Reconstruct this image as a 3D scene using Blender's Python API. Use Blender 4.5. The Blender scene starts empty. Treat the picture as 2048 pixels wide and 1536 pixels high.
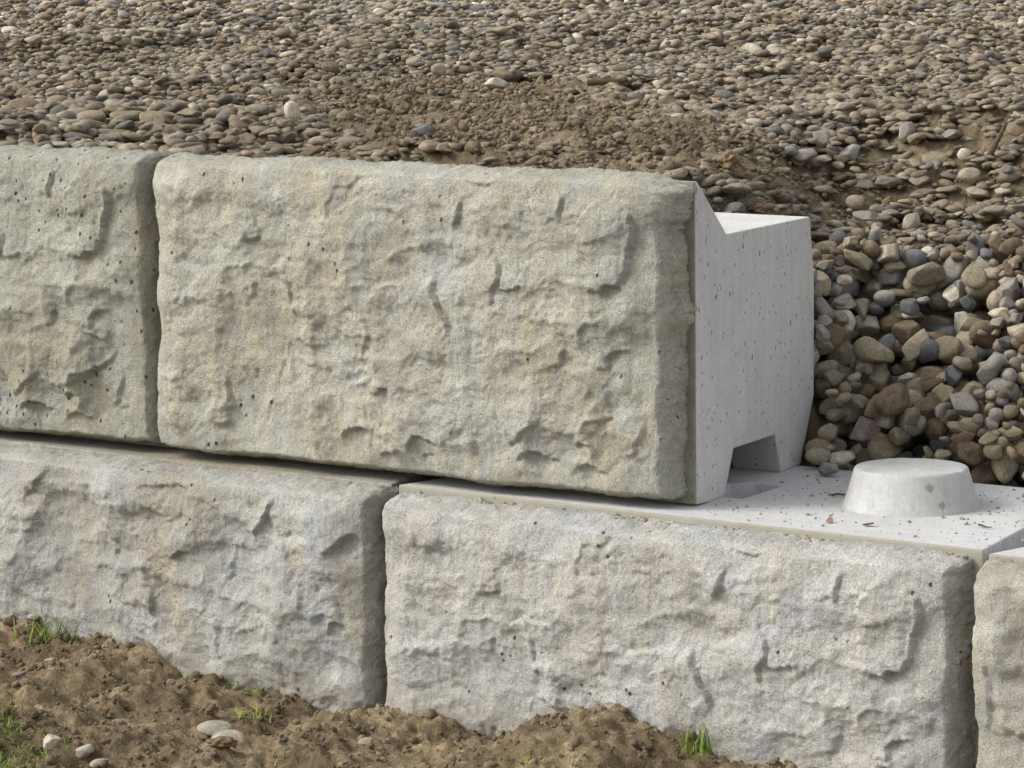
import bpy, bmesh, math, random
import numpy as np
from mathutils import Vector, Matrix

# ------------------------------------------------------------------ camera, sky, sun, exposure
scene = bpy.context.scene
COL = scene.collection
CAM = np.array((2.589, -3.874, 0.794)); YAW, PIT, ROL, FPX = -0.6420, -0.1330, -0.0118, 6986.0
cam_d = bpy.data.cameras.new('camera'); cam = bpy.data.objects.new('camera', cam_d); COL.objects.link(cam)
cam_d.sensor_width = 36.0; cam_d.lens = FPX / 2048 * 36.0; cam_d.clip_start = 0.05; cam_d.clip_end = 400
Fv = np.array((math.sin(YAW)*math.cos(PIT), math.cos(YAW)*math.cos(PIT), math.sin(PIT)))
Rv = np.array((math.cos(YAW), -math.sin(YAW), 0.0)); Uv = np.cross(Rv, Fv)
Rv, Uv = math.cos(ROL)*Rv + math.sin(ROL)*Uv, math.cos(ROL)*Uv - math.sin(ROL)*Rv
cam.matrix_world = Matrix(((Rv[0], Uv[0], -Fv[0], CAM[0]), (Rv[1], Uv[1], -Fv[1], CAM[1]), (Rv[2], Uv[2], -Fv[2], CAM[2]), (0, 0, 0, 1)))
scene.camera = cam
scene.render.resolution_x, scene.render.resolution_y = 1024, 768

SUN_EL, SUN_AZ = math.radians(40), math.radians(230)      # azimuth clockwise from +Y: light comes from front left
world = bpy.data.worlds.new('World'); scene.world = world; world.use_nodes = True
wt = world.node_tree; bg = wt.nodes['Background']
sky = wt.nodes.new('ShaderNodeTexSky'); sky.sky_type = 'NISHITA'; sky.sun_disc = False
sky.sun_elevation = SUN_EL; sky.sun_rotation = SUN_AZ; sky.air_density = 1.0; sky.dust_density = 3.0; sky.ozone_density = 1.0
hs = wt.nodes.new('ShaderNodeHueSaturation'); hs.inputs['Saturation'].default_value = 0.22
wt.links.new(sky.outputs[0], hs.inputs['Color']); wt.links.new(hs.outputs[0], bg.inputs['Color'])
bg.inputs['Strength'].default_value = 0.145
sun_d = bpy.data.lights.new('sun', 'SUN'); sun_d.energy = 1.1; sun_d.angle = math.radians(20); sun_d.color = (1.0, 0.965, 0.89)
sun = bpy.data.objects.new('sun', sun_d); COL.objects.link(sun)
sd = Vector((math.sin(SUN_AZ)*math.cos(SUN_EL), math.cos(SUN_AZ)*math.cos(SUN_EL), math.sin(SUN_EL)))
sun.rotation_euler = sd.to_track_quat('Z', 'Y').to_euler(); sun.location = sd * 20
scene.view_settings.view_transform = 'Standard'; scene.view_settings.look = 'None'
scene.view_settings.gamma = 1.0; scene.view_settings.use_curve_mapping = False; scene.view_settings.exposure = 0.8

# ------------------------------------------------------------------ measured layout (metres)
W, H = 0.938, 0.457            # face size of a block
SET, BX = 0.066, 0.008         # the upper course stands back from the lower one; offset of the lower bond
TAPER = 0.2
CTRL=[(0.29, 0.11, -0.03), (0.075, 0.483, -0.03), (-0.01, 0.63, 0.07), (-0.125, 0.829, 0.215), (-0.235, 1.02, 0.25), (-0.37, 1.253, 0.285), (-0.435, 1.366, 0.36), (-0.5, 1.479, 0.428), (-0.66, 1.756, 0.436), (-1.41, 3.055, 0.454), (-2.91, 5.653, 0.49), (-4.909, 9.118, 0.538), (0.446, 0.083, -0.03), (0.255, 0.434, -0.03), (0.16, 0.61, 0.08), (0.041, 0.83, 0.21), (-0.078, 1.05, 0.25), (-0.198, 1.27, 0.3), (-0.269, 1.402, 0.38), (-0.326, 1.507, 0.43), (-0.507, 1.841, 0.436), (-1.222, 3.16, 0.454), (-2.651, 5.798, 0.49), (-4.556, 9.315, 0.538), (0.691, 0.096, -0.03), (0.519, 0.457, -0.03), (0.432, 0.637, 0.08), (0.324, 0.863, 0.21), (0.217, 1.088, 0.25), (0.109, 1.314, 0.32), (0.001, 1.539, 0.42), (-0.215, 1.99, 0.436), (-0.862, 3.344, 0.454), (-2.156, 6.05, 0.49), (-3.881, 9.659, 0.538), (-0.007, 0.341, -0.03), (-0.065, 0.434, 0.03), (-0.138, 0.554, 0.1), (-0.269, 0.767, 0.225), (-0.374, 0.937, 0.26), (-0.505, 1.15, 0.32), (-0.61, 1.32, 0.39), (-0.715, 1.49, 0.428), (-1.606, 2.938, 0.454), (-3.18, 5.492, 0.49), (-5.277, 8.898, 0.538), (-0.088, 0.349, 0.33), (-0.248, 0.603, 0.345), (-0.409, 0.856, 0.37), (-0.57, 1.109, 0.4), (-0.73, 1.363, 0.43), (-1.694, 2.883, 0.454), (-3.3, 5.417, 0.49), (-5.441, 8.795, 0.538), (-0.017, 0.097, 0.4), (-0.209, 0.39, 0.352), (-0.374, 0.641, 0.375), (-0.538, 0.892, 0.405), (-0.703, 1.142, 0.425), (-1.8, 2.814, 0.454), (-3.446, 5.323, 0.49), (-5.641, 8.667, 0.538), (-0.13, -0.04, 0.42), (-0.419, 0.368, 0.41), (-0.592, 0.613, 0.415), (-0.881, 1.021, 0.43), (-2.038, 2.652, 0.454), (-3.774, 5.099, 0.49), (-6.087, 8.362, 0.538), (-0.883, -0.706, 0.432), (-1.252, -0.369, 0.43), (-1.547, -0.099, 0.43), (-1.843, 0.171, 0.432), (-3.32, 1.519, 0.454), (-5.536, 3.541, 0.49), (-8.491, 6.237, 0.538), (-0.746, -0.562, 0.432), (-1.101, -0.21, 0.43), (-1.385, 0.072, 0.43), (-1.669, 0.354, 0.432), (-3.088, 1.763, 0.454), (-5.217, 3.876, 0.49), (-8.055, 6.695, 0.538), (-0.602, -0.423, 0.432), (-0.942, -0.056, 0.43), (-1.213, 0.237, 0.43), (-1.485, 0.531, 0.432), (-2.843, 1.999, 0.454), (-4.88, 4.202, 0.49), (-7.595, 7.139, 0.538), (-0.451, -0.289, 0.432), (-0.774, 0.092, 0.43), (-1.033, 0.397, 0.43), (-1.292, 0.702, 0.432), (-2.585, 2.228, 0.454), (-4.525, 4.516, 0.49), (-7.113, 7.566, 0.538), (-0.293, -0.161, 0.432), (-0.6, 0.234, 0.43), (-0.845, 0.55, 0.43), (-1.09, 0.866, 0.432), (-2.317, 2.446, 0.454), (-4.156, 4.815, 0.49), (-6.609, 7.975, 0.538)]
MOULD_SCARPS=[([(0.397, 0.921), (0.393, 0.867), (0.395, 0.828), (0.406, 0.809)], (-1, 0), 3), ([(0.213, 0.724), (0.249, 0.74)], (0, 1), 4), ([(0.139, 0.749), (0.177, 0.736)], (0, 1), 2.5), ([(0.185, 0.658), (0.265, 0.666), (0.346, 0.671)], (0, -1), 4), ([(0.186, 0.65), (0.188, 0.586)], (-1, 0), 2.5), ([(0.23, 0.607), (0.232, 0.556)], (-1, 0), 3), ([(0.298, 0.63), (0.303, 0.551)], (-1, 0), 4), ([(0.306, 0.542), (0.343, 0.556)], (0, -1), 3), ([(0.397, 0.625), (0.43, 0.638), (0.458, 0.617), (0.503, 0.628), (0.581, 0.628)], (0, -1), 6), ([(0.583, 0.651), (0.585, 0.613), (0.599, 0.556), (0.622, 0.481)], (-1, 0), 7), ([(0.698, 0.751), (0.707, 0.72), (0.705, 0.647), (0.695, 0.585)], (-1, 0), 4.5), ([(0.64, 0.893), (0.628, 0.828), (0.616, 0.803)], (-1, 0), 6), ([(0.622, 0.958), (0.642, 0.959), (0.677, 0.945), (0.696, 0.944), (0.715, 0.968)], (0, 1), 5), ([(0.396, 0.915), (0.423, 0.917), (0.444, 0.951)], (0, 1), 4), ([(0.818, 0.923), (0.825, 0.881), (0.825, 0.844)], (-1, 0), 5), ([(0.906, 0.924), (0.884, 0.883), (0.862, 0.834), (0.862, 0.783), (0.87, 0.728)], (1, 0), 6), ([(0.975, 0.881), (0.975, 0.791), (0.974, 0.754), (0.962, 0.722), (0.951, 0.663)], (-1, 0), 8), ([(0.89, 0.65), (0.933, 0.658), (0.951, 0.657)], (0, 1), 7), ([(0.874, 0.778), (0.925, 0.803)], (0, 1), 3), ([(0.711, 0.633), (0.741, 0.639), (0.762, 0.639)], (0, 1), 4.5), ([(0.174, 0.289), (0.173, 0.215), (0.173, 0.161), (0.15, 0.111)], (-1, 0), 6), ([(0.284, 0.371), (0.279, 0.323), (0.266, 0.272)], (-1, 0), 3), ([(0.258, 0.237), (0.244, 0.185), (0.229, 0.112)], (-1, 0), 3.5), ([(0.309, 0.421), (0.372, 0.412)], (0, 1), 3.5), ([(0.306, 0.348), (0.346, 0.344)], (0, 1), 3), ([(0.293, 0.424), (0.304, 0.295)], (-1, 0), 4), ([(0.217, 0.286), (0.23, 0.316)], (-1, 0), 3), ([(0.401, 0.288), (0.428, 0.317), (0.476, 0.321), (0.496, 0.306)], (0, -1), 6), ([(0.474, 0.282), (0.5, 0.303)], (0, 1), 5), ([(0.393, 0.136), (0.435, 0.162), (0.454, 0.168)], (0, 1), 9), ([(0.533, 0.126), (0.551, 0.162), (0.585, 0.15), (0.594, 0.127)], (0, 1), 8), ([(0.474, 0.08), (0.507, 0.092), (0.519, 0.121)], (0, 1), 7), ([(0.555, 0.094), (0.582, 0.108)], (0, 1), 5), ([(0.75, 0.128), (0.764, 0.156), (0.792, 0.141), (0.805, 0.122)], (0, 1), 9), ([(0.839, 0.165), (0.859, 0.193), (0.876, 0.175)], (0, 1), 7), ([(0.846, 0.11), (0.876, 0.118), (0.896, 0.109), (0.913, 0.093)], (0, 1), 7), ([(0.871, 0.232), (0.929, 0.27)], (0, 1), 6), ([(0.984, 0.287), (0.978, 0.223), (0.972, 0.166)], (-1, 0), 7), ([(0.948, 0.479), (0.923, 0.445), (0.921, 0.413)], (-1, 0), 7), ([(0.831, 0.464), (0.824, 0.437), (0.826, 0.403)], (-1, 0), 4), ([(0.717, 0.16), (0.764, 0.203), (0.784, 0.247)], (0, 1), 5), ([(0.965, 0.139), (0.981, 0.153), (0.993, 0.144)], (0, 1), 5), ([(0.724, 0.123), (0.744, 0.137), (0.762, 0.13)], (0, 1), 4), ([(0.466, 0.485), (0.453, 0.429), (0.447, 0.381)], (-1, 0), 4), ([(0.889, 0.56), (0.871, 0.484)], (-1, 0), 3)]
MOULD_BUMPS=[(0.363, 0.637, 0.0189, 0.0355, -7), (0.413, 0.106, 0.0245, 0.0296, -6), (0.567, 0.112, 0.0208, 0.0237, -5), (0.771, 0.109, 0.0226, 0.0266, -6), (0.564, 0.243, 0.0283, 0.0591, -6), (0.713, 0.869, 0.0566, 0.0444, 3), (0.925, 0.638, 0.0283, 0.0207, -5), (0.289, 0.566, 0.0189, 0.0384, -3), (0.878, 0.082, 0.0283, 0.0237, -6), (0.98, 0.328, 0.0132, 0.0207, -6), (0.597, 0.248, 0.0226, 0.0444, -4), (0.501, 0.218, 0.0566, 0.0739, 5), (1.002, 0.574, 0.0377, 0.1774, -6), (0.976, 0.453, 0.0226, 0.0355, -8), (0.15, 0.822, 0.0566, 0.0887, 3), (0.914, 0.208, 0.0283, 0.0444, -3), (0.656, 0.592, 0.0283, 0.1774, -3), (0.46, 0.909, 0.0226, 0.0591, -3), (0.574, 0.827, 0.0189, 0.0739, 3)]
LEFT_SCARPS=[([(0.838, 0.934), (0.811, 0.867), (0.791, 0.801)], (-1, 0), 6), ([(0.971, 0.788), (0.987, 0.828), (1.021, 0.865)], (0, 1), 9), ([(0.469, 0.871), (0.494, 0.869), (0.528, 0.894)], (0, -1), 5), ([(0.554, 0.925), (0.604, 0.947), (0.66, 0.95)], (0, 1), 6), ([(0.616, 0.715), (0.641, 0.735), (0.673, 0.742)], (0, 1), 6), ([(0.488, 0.746), (0.508, 0.705)], (-1, 0), 4), ([(0.88, 0.893), (0.875, 0.793), (0.878, 0.707)], (-1, 0), 3), ([(0.968, 0.555), (0.999, 0.569)], (0, 1), 6), ([(0.726, 0.537), (0.722, 0.471), (0.729, 0.417)], (-1, 0), 4), ([(0.696, 0.611), (0.692, 0.529)], (-1, 0), 3), ([(0.581, 0.594), (0.575, 0.519)], (-1, 0), 3), ([(0.387, 0.609), (0.396, 0.494)], (-1, 0), 3), ([(0.75, 0.783), (0.738, 0.685), (0.728, 0.65)], (-1, 0), 3), ([(0.35, 0.952), (0.303, 0.843)], (-1, 0), 4), ([(0.909, 0.705), (0.917, 0.597)], (-1, 0), 3)]
LEFT_BUMPS=[(0.377, 0.932, 0.0283, 0.0266, -9), (0.44, 0.811, 0.0226, 0.0651, -8), (1.007, 0.804, 0.0283, 0.0444, -9), (0.745, 0.453, 0.0236, 0.0591, 6), (0.619, 0.967, 0.0472, 0.0207, -5), (0.452, 0.54, 0.0377, 0.0591, -4), (0.647, 0.778, 0.0566, 0.0739, 6), (0.869, 0.665, 0.0849, 0.1183, 5), (0.965, 0.498, 0.0566, 0.1035, -5), (0.303, 0.843, 0.0472, 0.0887, 4), (0.548, 0.496, 0.0566, 0.0739, 4)]
SOIL_LINE=[(-1.198, -0.263), (-1.188, -0.263), (-1.124, -0.261), (-1.082, -0.276), (-1.02, -0.272), (-0.938, -0.274), (-0.858, -0.269), (-0.829, -0.292), (-0.8, -0.314), (-0.731, -0.304), (-0.664, -0.309), (-0.589, -0.31), (-0.543, -0.333), (-0.46, -0.318), (-0.406, -0.312), (-0.318, -0.311), (-0.266, -0.322), (-0.214, -0.319), (-0.18, -0.297), (-0.129, -0.28), (-0.063, -0.261), (-0.014, -0.251), (0.026, -0.27), (0.098, -0.287), (0.16, -0.306), (0.221, -0.294), (0.259, -0.292), (0.327, -0.302), (0.472, -0.307)]
MUD=[[(-1.275, 0.696), (-1.789, 1.458), (-1.971, 2.015), (-1.633, 1.913), (-0.892, 1.273), (-0.62, 1.096), (-0.568, 1.252), (-0.429, 1.353), (-0.321, 1.3), (-0.447, 1.216), (-0.421, 0.997), (-0.282, 0.502), (-0.421, 0.63), (-0.431, 0.14), (-0.855, 0.342)], [(-0.275, 0.882), (-0.25, 0.963), (-0.043, 0.885), (-0.024, 0.819), (-0.154, 0.801)]]
STONES=[(-1.442, 0.309, 0.0216, 0.0183, 'brown', 'angular', 'brown wedge-shaped stone leaning behind the top edge of the left block'), (-1.177, 0.565, 0.0142, 0.0183, 'pale', 'round', 'pale upright oval stone behind the left half of the main block'), (-1.138, 0.478, 0.0156, 0.0123, 'purple', 'angular', 'purplish angular stone touching the pale upright oval stone'), (-1.208, 0.738, 0.0145, 0.012, 'brown', 'round', 'single brown round stone on mud behind the main block'), (-0.902, 0.568, 0.0186, 0.0129, 'slate', 'angular', 'slate grey faceted stone on bare mud behind the main block'), (-0.505, 0.142, 0.0131, 0.0123, 'grey', 'angular', 'grey stone with a dark side on the mud, right of the slate faceted one'), (-1.975, 1.653, 0.0185, 0.0123, 'tan', 'round', 'pale tan egg-shaped stone at the rear edge of the mud patch'), (-2.148, 1.833, 0.018, 0.0117, 'brown', 'round', 'brown stone touching the pale tan egg-shaped stone'), (-1.627, 1.724, 0.0251, 0.014, 'cream', 'angular', 'cream blocky stone standing out at the rear of the mud patch'), (-2.008, 2.028, 0.0182, 0.0139, 'tan', 'round', 'tan oval stone behind and left of the cream blocky stone'), (-2.204, 3.051, 0.0241, 0.0132, 'brown', 'round', 'dark brown oval stone lying alone on the upper gravel field'), (-0.247, 0.14, 0.0204, 0.0098, 'grey', 'flat', 'large flat grey stone tilted on the mud behind the right half of the main block'), (-0.314, 0.14, 0.0156, 0.0085, 'tan', 'round', 'tan flattened stone behind the main block, left of the flat grey stone'), (-0.208, 0.14, 0.0147, 0.0084, 'tan', 'round', 'tan rounded stone close behind the right end of the main block'), (-0.431, 0.744, 0.0198, 0.0182, 'mud', 'clod', 'brown mud-caked lump on the bank behind the end of the main block'), (-0.325, 0.564, 0.0084, 0.0076, 'brown', 'round', 'small brown stone at the foot of the mud-caked lump'), (-0.264, 0.571, 0.0174, 0.0091, 'mud', 'clod', 'rusty brown lump just behind the white rear ledge of the main block'), (-2.329, 4.694, 0.0184, 0.0155, 'brown', 'angular', 'dark brown blocky stone far out on the gravel field'), (-0.653, 1.218, 0.0207, 0.0112, 'grey', 'round', 'grey oval stone at the top of the eroded bank'), (-0.724, 1.341, 0.0168, 0.0097, 'grey', 'angular', 'grey blocky stone just beyond the grey oval one on the bank'), (-0.598, 1.293, 0.0183, 0.0174, 'grey', 'angular', 'grey pointed stone on the lip of the eroded bank'), (-0.548, 1.304, 0.0191, 0.0147, 'grey', 'angular', 'light grey angular stone jutting over the dark bank edge'), (-0.5, 1.409, 0.0166, 0.0193, 'grey', 'angular', 'upright grey-tan angular stone at the top of the gravel bank'), (-0.359, 1.367, 0.0121, 0.0129, 'pale', 'round', 'small pale round stone bright among the bank gravel'), (-0.321, 1.321, 0.0205, 0.0137, 'tan', 'round', 'tan rounded stone low on the right-hand bank of gravel'), (-0.345, 1.158, 0.0175, 0.0192, 'cream', 'angular', 'pale chunky stone standing on the flat strip below the bank'), (-0.425, 1.15, 0.0235, 0.0118, 'grey', 'angular', 'grey angular slab on the soil below the bank edge'), (-0.46, 1.177, 0.0169, 0.0152, 'tan', 'round', 'tan lumpy stone lying on the grey angular slab'), (-0.191, 0.813, 0.0211, 0.0141, 'slate', 'round', 'smooth slate oval stone at the top of the big-pebble heap'), (-0.144, 0.664, 0.016, 0.0122, 'pink', 'round', 'pinkish round stone left of the smooth slate oval at the heap top'), (-0.024, 0.702, 0.0326, 0.0189, 'slate', 'flat', 'large dark slate stone with a curved top in the heap'), (-0.138, 0.621, 0.0204, 0.0129, 'tan', 'round', 'tan speckled oval stone high in the heap beside the end block'), (-0.078, 0.689, 0.0175, 0.0152, 'tan', 'round', 'tan ball-shaped stone left of the large dark slate stone'), (-0.09, 0.651, 0.0166, 0.0174, 'olive', 'round', 'olive tan upright stone below the tan ball-shaped stone'), (-0.116, 0.606, 0.0211, 0.0098, 'pale', 'flat', 'pale flat lens-shaped stone in the heap'), (-0.083, 0.613, 0.0226, 0.0203, 'olive', 'round', 'big olive grey round stone in the middle of the heap'), (-0.005, 0.639, 0.0307, 0.0217, 'pink', 'round', 'big pinkish tan stone, brightest of the heap'), (-0.109, 0.524, 0.023, 0.0245, 'olive', 'round', 'large grey-brown round stone against the end face of the block'), (-0.047, 0.597, 0.0202, 0.0194, 'pale', 'angular', 'pale triangular stone between the big olive and the big pinkish stone'), (-0.087, 0.574, 0.0209, 0.0194, 'tan', 'round', 'tan round stone right of the large grey-brown round one'), (0.062, 0.662, 0.0269, 0.0179, 'tan', 'round', 'tan broad stone right of the big pinkish tan stone'), (-0.064, 0.443, 0.0197, 0.0183, 'rust', 'angular', 'rust-and-slate split stone close to the end block'), (-0.064, 0.5, 0.0185, 0.0133, 'slate', 'angular', 'blue-grey slate chunk right of the rust split stone'), (-0.065, 0.554, 0.0127, 0.0097, 'slate', 'round', 'small dark round stone in the lower heap'), (0.033, 0.601, 0.0238, 0.0149, 'brown', 'angular', 'brown angular block below the big pinkish stone'), (0.114, 0.582, 0.0191, 0.0162, 'slate', 'angular', 'dark slate square stone at the right of the heap'), (-0.049, 0.441, 0.0175, 0.0153, 'cream', 'round', 'cream round stone low beside the end block'), (-0.057, 0.409, 0.0213, 0.0169, 'olive', 'round', 'brown-grey round stone at the back corner of the end block'), (-0.033, 0.37, 0.0198, 0.0132, 'tan', 'round', 'tan stone sitting on the brown-grey round one by the block corner'), (-0.004, 0.381, 0.0219, 0.0117, 'pale', 'angular', 'pale pinkish flat-sided stone on the rear edge of the lower block'), (-0.005, 0.449, 0.0204, 0.0153, 'tan', 'angular', 'tan pointed stone left behind the round stud'), (0.016, 0.55, 0.0226, 0.0161, 'brown', 'angular', 'reddish brown angular stone right behind the round stud'), (0.125, 0.573, 0.0251, 0.018, 'slate', 'angular', 'dark grey angular stone behind the right end of the wall'), (-0.029, 0.503, 0.0162, 0.0125, 'tan', 'round', 'tan oval stone midway up the lower heap'), (0.023, 0.653, 0.0165, 0.0172, 'olive', 'round', 'olive egg-shaped stone touching the right side of the big pinkish stone')]
FRONT_STONES=[(-0.562, -0.347, 0.0278, 0.0098, 'cream', 'flat', 'cream flat stone in the soil in front of the lower left block'), (-0.468, -0.431, 0.0248, 0.015, 'cream', 'round', 'large cream stone at the bottom edge, nearest the camera'), (-0.713, -0.383, 0.0188, 0.0098, 'grey', 'round', 'grey oval stone half sunk in the soil below the mound'), (-0.674, -0.556, 0.0135, 0.0128, 'pale', 'angular', 'pale pointed stone leaning beside the grass patch'), (-0.632, -0.542, 0.0173, 0.0113, 'cream', 'angular', 'cream angular stone right of the pale pointed one by the grass'), (-0.59, -0.548, 0.0165, 0.0075, 'cream', 'flat', 'cream flat flake next to the grass patch'), (-1.117, -0.136, 0.012, 0.0038, 'cream', 'flat', 'pale flat flake on the left mound'), (-1.149, -0.157, 0.0105, 0.0083, 'brown', 'round', 'dark round clod-like stone on the left mound at the picture edge'), (-0.987, -0.235, 0.0113, 0.0075, 'cream', 'angular', 'small cream stone on the slope of the left mound'), (-0.896, -0.108, 0.0098, 0.0113, 'grey', 'round', 'grey stone on the right shoulder of the left mound'), (-0.806, -0.171, 0.0083, 0.006, 'grey', 'round', 'small grey stone at the foot of the left mound'), (-0.635, -0.282, 0.0165, 0.0098, 'mud', 'clod', 'dark earth clod left of the weed tuft'), (-0.461, -0.361, 0.009, 0.0075, 'grey', 'round', 'small grey pebble right of the cream flat stone'), (-0.357, -0.273, 0.0113, 0.006, 'cream', 'flat', 'small pinkish cream chip in the middle of the soil'), (-0.254, -0.228, 0.0165, 0.0038, 'cream', 'flat', 'thin pale flake in the soil below the lower joint'), (-0.371, -0.403, 0.009, 0.0045, 'cream', 'flat', 'tiny pale chip at the bottom middle of the soil'), (-0.426, -0.487, 0.0226, 0.0068, 'mud', 'clod', 'dark brown clod below the large cream stone'), (-0.003, -0.128, 0.0135, 0.0098, 'grey', 'angular', 'grey stone embedded in the right soil mound'), (-1.002, -0.286, 0.0113, 0.0045, 'grey', 'flat', 'dark flat stone low on the left mound'), (-0.783, -0.404, 0.0135, 0.0075, 'mud', 'clod', 'grey earth clod left of the half sunk oval stone'), (-0.328, -0.26, 0.006, 0.0038, 'grey', 'round', 'little grey pebble right of the pinkish cream chip')]


rng = np.random.default_rng(11); random.seed(11)

# ------------------------------------------------------------------ helpers
def link(name, mesh, parent=None, mat=None):
    o = bpy.data.objects.new(name, mesh); COL.objects.link(o)
    if parent: o.parent = parent
    if mat and not mesh.materials: mesh.materials.append(mat)
    return o
def tag(o, label=None, cat=None, group=None, kind=None):
    for k, v in (('label', label), ('category', cat), ('group', group), ('kind', kind)):
        if v: o[k] = v
    return o
def mesh_np(name, verts, faces, smooth=True, cols=None):
    """faces: (n,3) or (n,4) int array"""
    me = bpy.data.meshes.new(name); verts = np.asarray(verts, np.float32); faces = np.asarray(faces, np.int32)
    k = faces.shape[1]
    me.vertices.add(len(verts)); me.vertices.foreach_set('co', verts.ravel())
    me.loops.add(faces.size); me.loops.foreach_set('vertex_index', faces.ravel())
    me.polygons.add(len(faces)); me.polygons.foreach_set('loop_start', np.arange(0, faces.size, k, dtype=np.int32))
    me.polygons.foreach_set('loop_total', np.full(len(faces), k, np.int32))
    me.polygons.foreach_set('use_smooth', np.full(len(faces), smooth, bool))
    if cols is not None:
        a = me.attributes.new('tint', 'FLOAT_COLOR', 'POINT'); a.data.foreach_set('color', np.asarray(cols, np.float32).ravel())
    me.update(calc_edges=True); me.validate(); return me
def grid_faces(nr, nc):
    i = np.arange(nr*nc).reshape(nr, nc)
    return np.stack([i[:-1, :-1], i[:-1, 1:], i[1:, 1:], i[1:, :-1]], -1).reshape(-1, 4)
def noise2(nz, nx, step, seed, lo, hi, beta, ax=1.0, az=1.0):
    """band-limited random relief (std 1): wavelengths lo..hi metres, ax/az stretch it along x/z"""
    r = np.random.default_rng(seed); w = np.fft.rfft2(r.standard_normal((nz, nx)))
    fz = np.fft.fftfreq(nz, step)[:, None]/az; fx = np.fft.rfftfreq(nx, step)[None, :]/ax
    f = np.hypot(fx, fz); f[0, 0] = 1e9
    n = np.fft.irfft2(w*f**(-beta/2)*np.exp(-(f*lo)**2)*(1-np.exp(-(f*hi)**2)), (nz, nx)); return n/n.std()
TILE = {}
def tile(x, y, scale, key=0, beta=2.6):
    """periodic fractal noise sampled anywhere; scale = metres of the longest wave"""
    if (key, beta) not in TILE: TILE[(key, beta)] = noise2(512, 512, 1/512., 500+key, 1/200., 0.7, beta)
    t = TILE[(key, beta)]; u = (np.asarray(x)/scale) % 1*512; v = (np.asarray(y)/scale) % 1*512
    i = u.astype(int) % 512; j = v.astype(int) % 512; a = u-np.floor(u); b = v-np.floor(v); i1 = (i+1) % 512; j1 = (j+1) % 512
    return (t[j, i]*(1-a)+t[j, i1]*a)*(1-b)+(t[j1, i]*(1-a)+t[j1, i1]*a)*b
def project(P):
    d = np.asarray(P, float)-CAM; z = d@Fv
    return 512+FPX/2*(d@Rv)/z, 384-FPX/2*(d@Uv)/z, z
def in_poly(x, y, poly):
    p = np.array(poly); ins = np.zeros(np.shape(x), bool); n = len(p)
    for i in range(n):
        (x0, y0), (x1, y1) = p[i], p[(i+1) % n]
        c = ((y0 > y) != (y1 > y)) & (x < (x1-x0)*(y-y0)/(y1-y0+1e-12)+x0); ins ^= c
    return ins

# ------------------------------------------------------------------ materials
class Nodes:
    def __init__(s, name):
        s.m = bpy.data.materials.new(name); s.m.use_nodes = True; s.t = s.m.node_tree; s.b = s.t.nodes['Principled BSDF']
        s.b.inputs['Specular IOR Level'].default_value = 0.25; s.b.inputs['Roughness'].default_value = 0.9
    def n(s, typ, ins=None, **kw):
        nd = s.t.nodes.new(typ)
        for k, v in kw.items(): setattr(nd, k, v)
        for k, v in (ins or {}).items():
            if isinstance(v, bpy.types.NodeSocket): s.t.links.new(v, nd.inputs[k])
            else: nd.inputs[k].default_value = v
        return nd
    def coords(s, scale=(1, 1, 1), loc=(0, 0, 0), src='Object'):
        tc = s.n('ShaderNodeTexCoord'); return s.n('ShaderNodeMapping', {'Vector': tc.outputs[src], 'Scale': scale, 'Location': loc}).outputs[0]
    def noise(s, vec, scale, detail=4, rough=0.55, dist=0.0):
        return s.n('ShaderNodeTexNoise', {'Vector': vec, 'Scale': scale, 'Detail': detail, 'Roughness': rough, 'Distortion': dist}).outputs[0]
    def ramp(s, fac, a, b, va=0.0, vb=1.0):
        return s.n('ShaderNodeMapRange', {0: fac, 1: a, 2: b, 3: va, 4: vb}).outputs[0]
    def mix(s, fac, a, b, mode='MIX'):
        nd = s.n('ShaderNodeMix', data_type='RGBA', blend_type=mode)
        for k, v in ((0, fac), (6, a), (7, b)):
            if isinstance(v, bpy.types.NodeSocket): s.t.links.new(v, nd.inputs[k])
            else: nd.inputs[k].default_value = v if k == 0 or len(v) == 4 else (*v, 1)
        return nd.outputs[2]
    def math(s, op, a, b=0.0):
        return s.n('ShaderNodeMath', {0: a, 1: b}, operation=op).outputs[0]
    def voro(s, vec, scale, feat='F1', rnd=1.0):
        return s.n('ShaderNodeTexVoronoi', {'Vector': vec, 'Scale': scale, 'Randomness': rnd}, feature=feat)
    def grey(s, v):
        return s.n('ShaderNodeCombineColor', {0: v, 1: v, 2: v}).outputs[0]
    def out(s, col, height=None, dist=0.002, strength=1.0, rough=None):
        s.t.links.new(col, s.b.inputs['Base Color'])
        if height is not None:
            bp = s.n('ShaderNodeBump', {'Height': height, 'Distance': dist, 'Strength': strength}); s.t.links.new(bp.outputs[0], s.b.inputs['Normal'])
        if rough is not None: s.t.links.new(rough, s.b.inputs['Roughness'])
        return s.m

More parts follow.
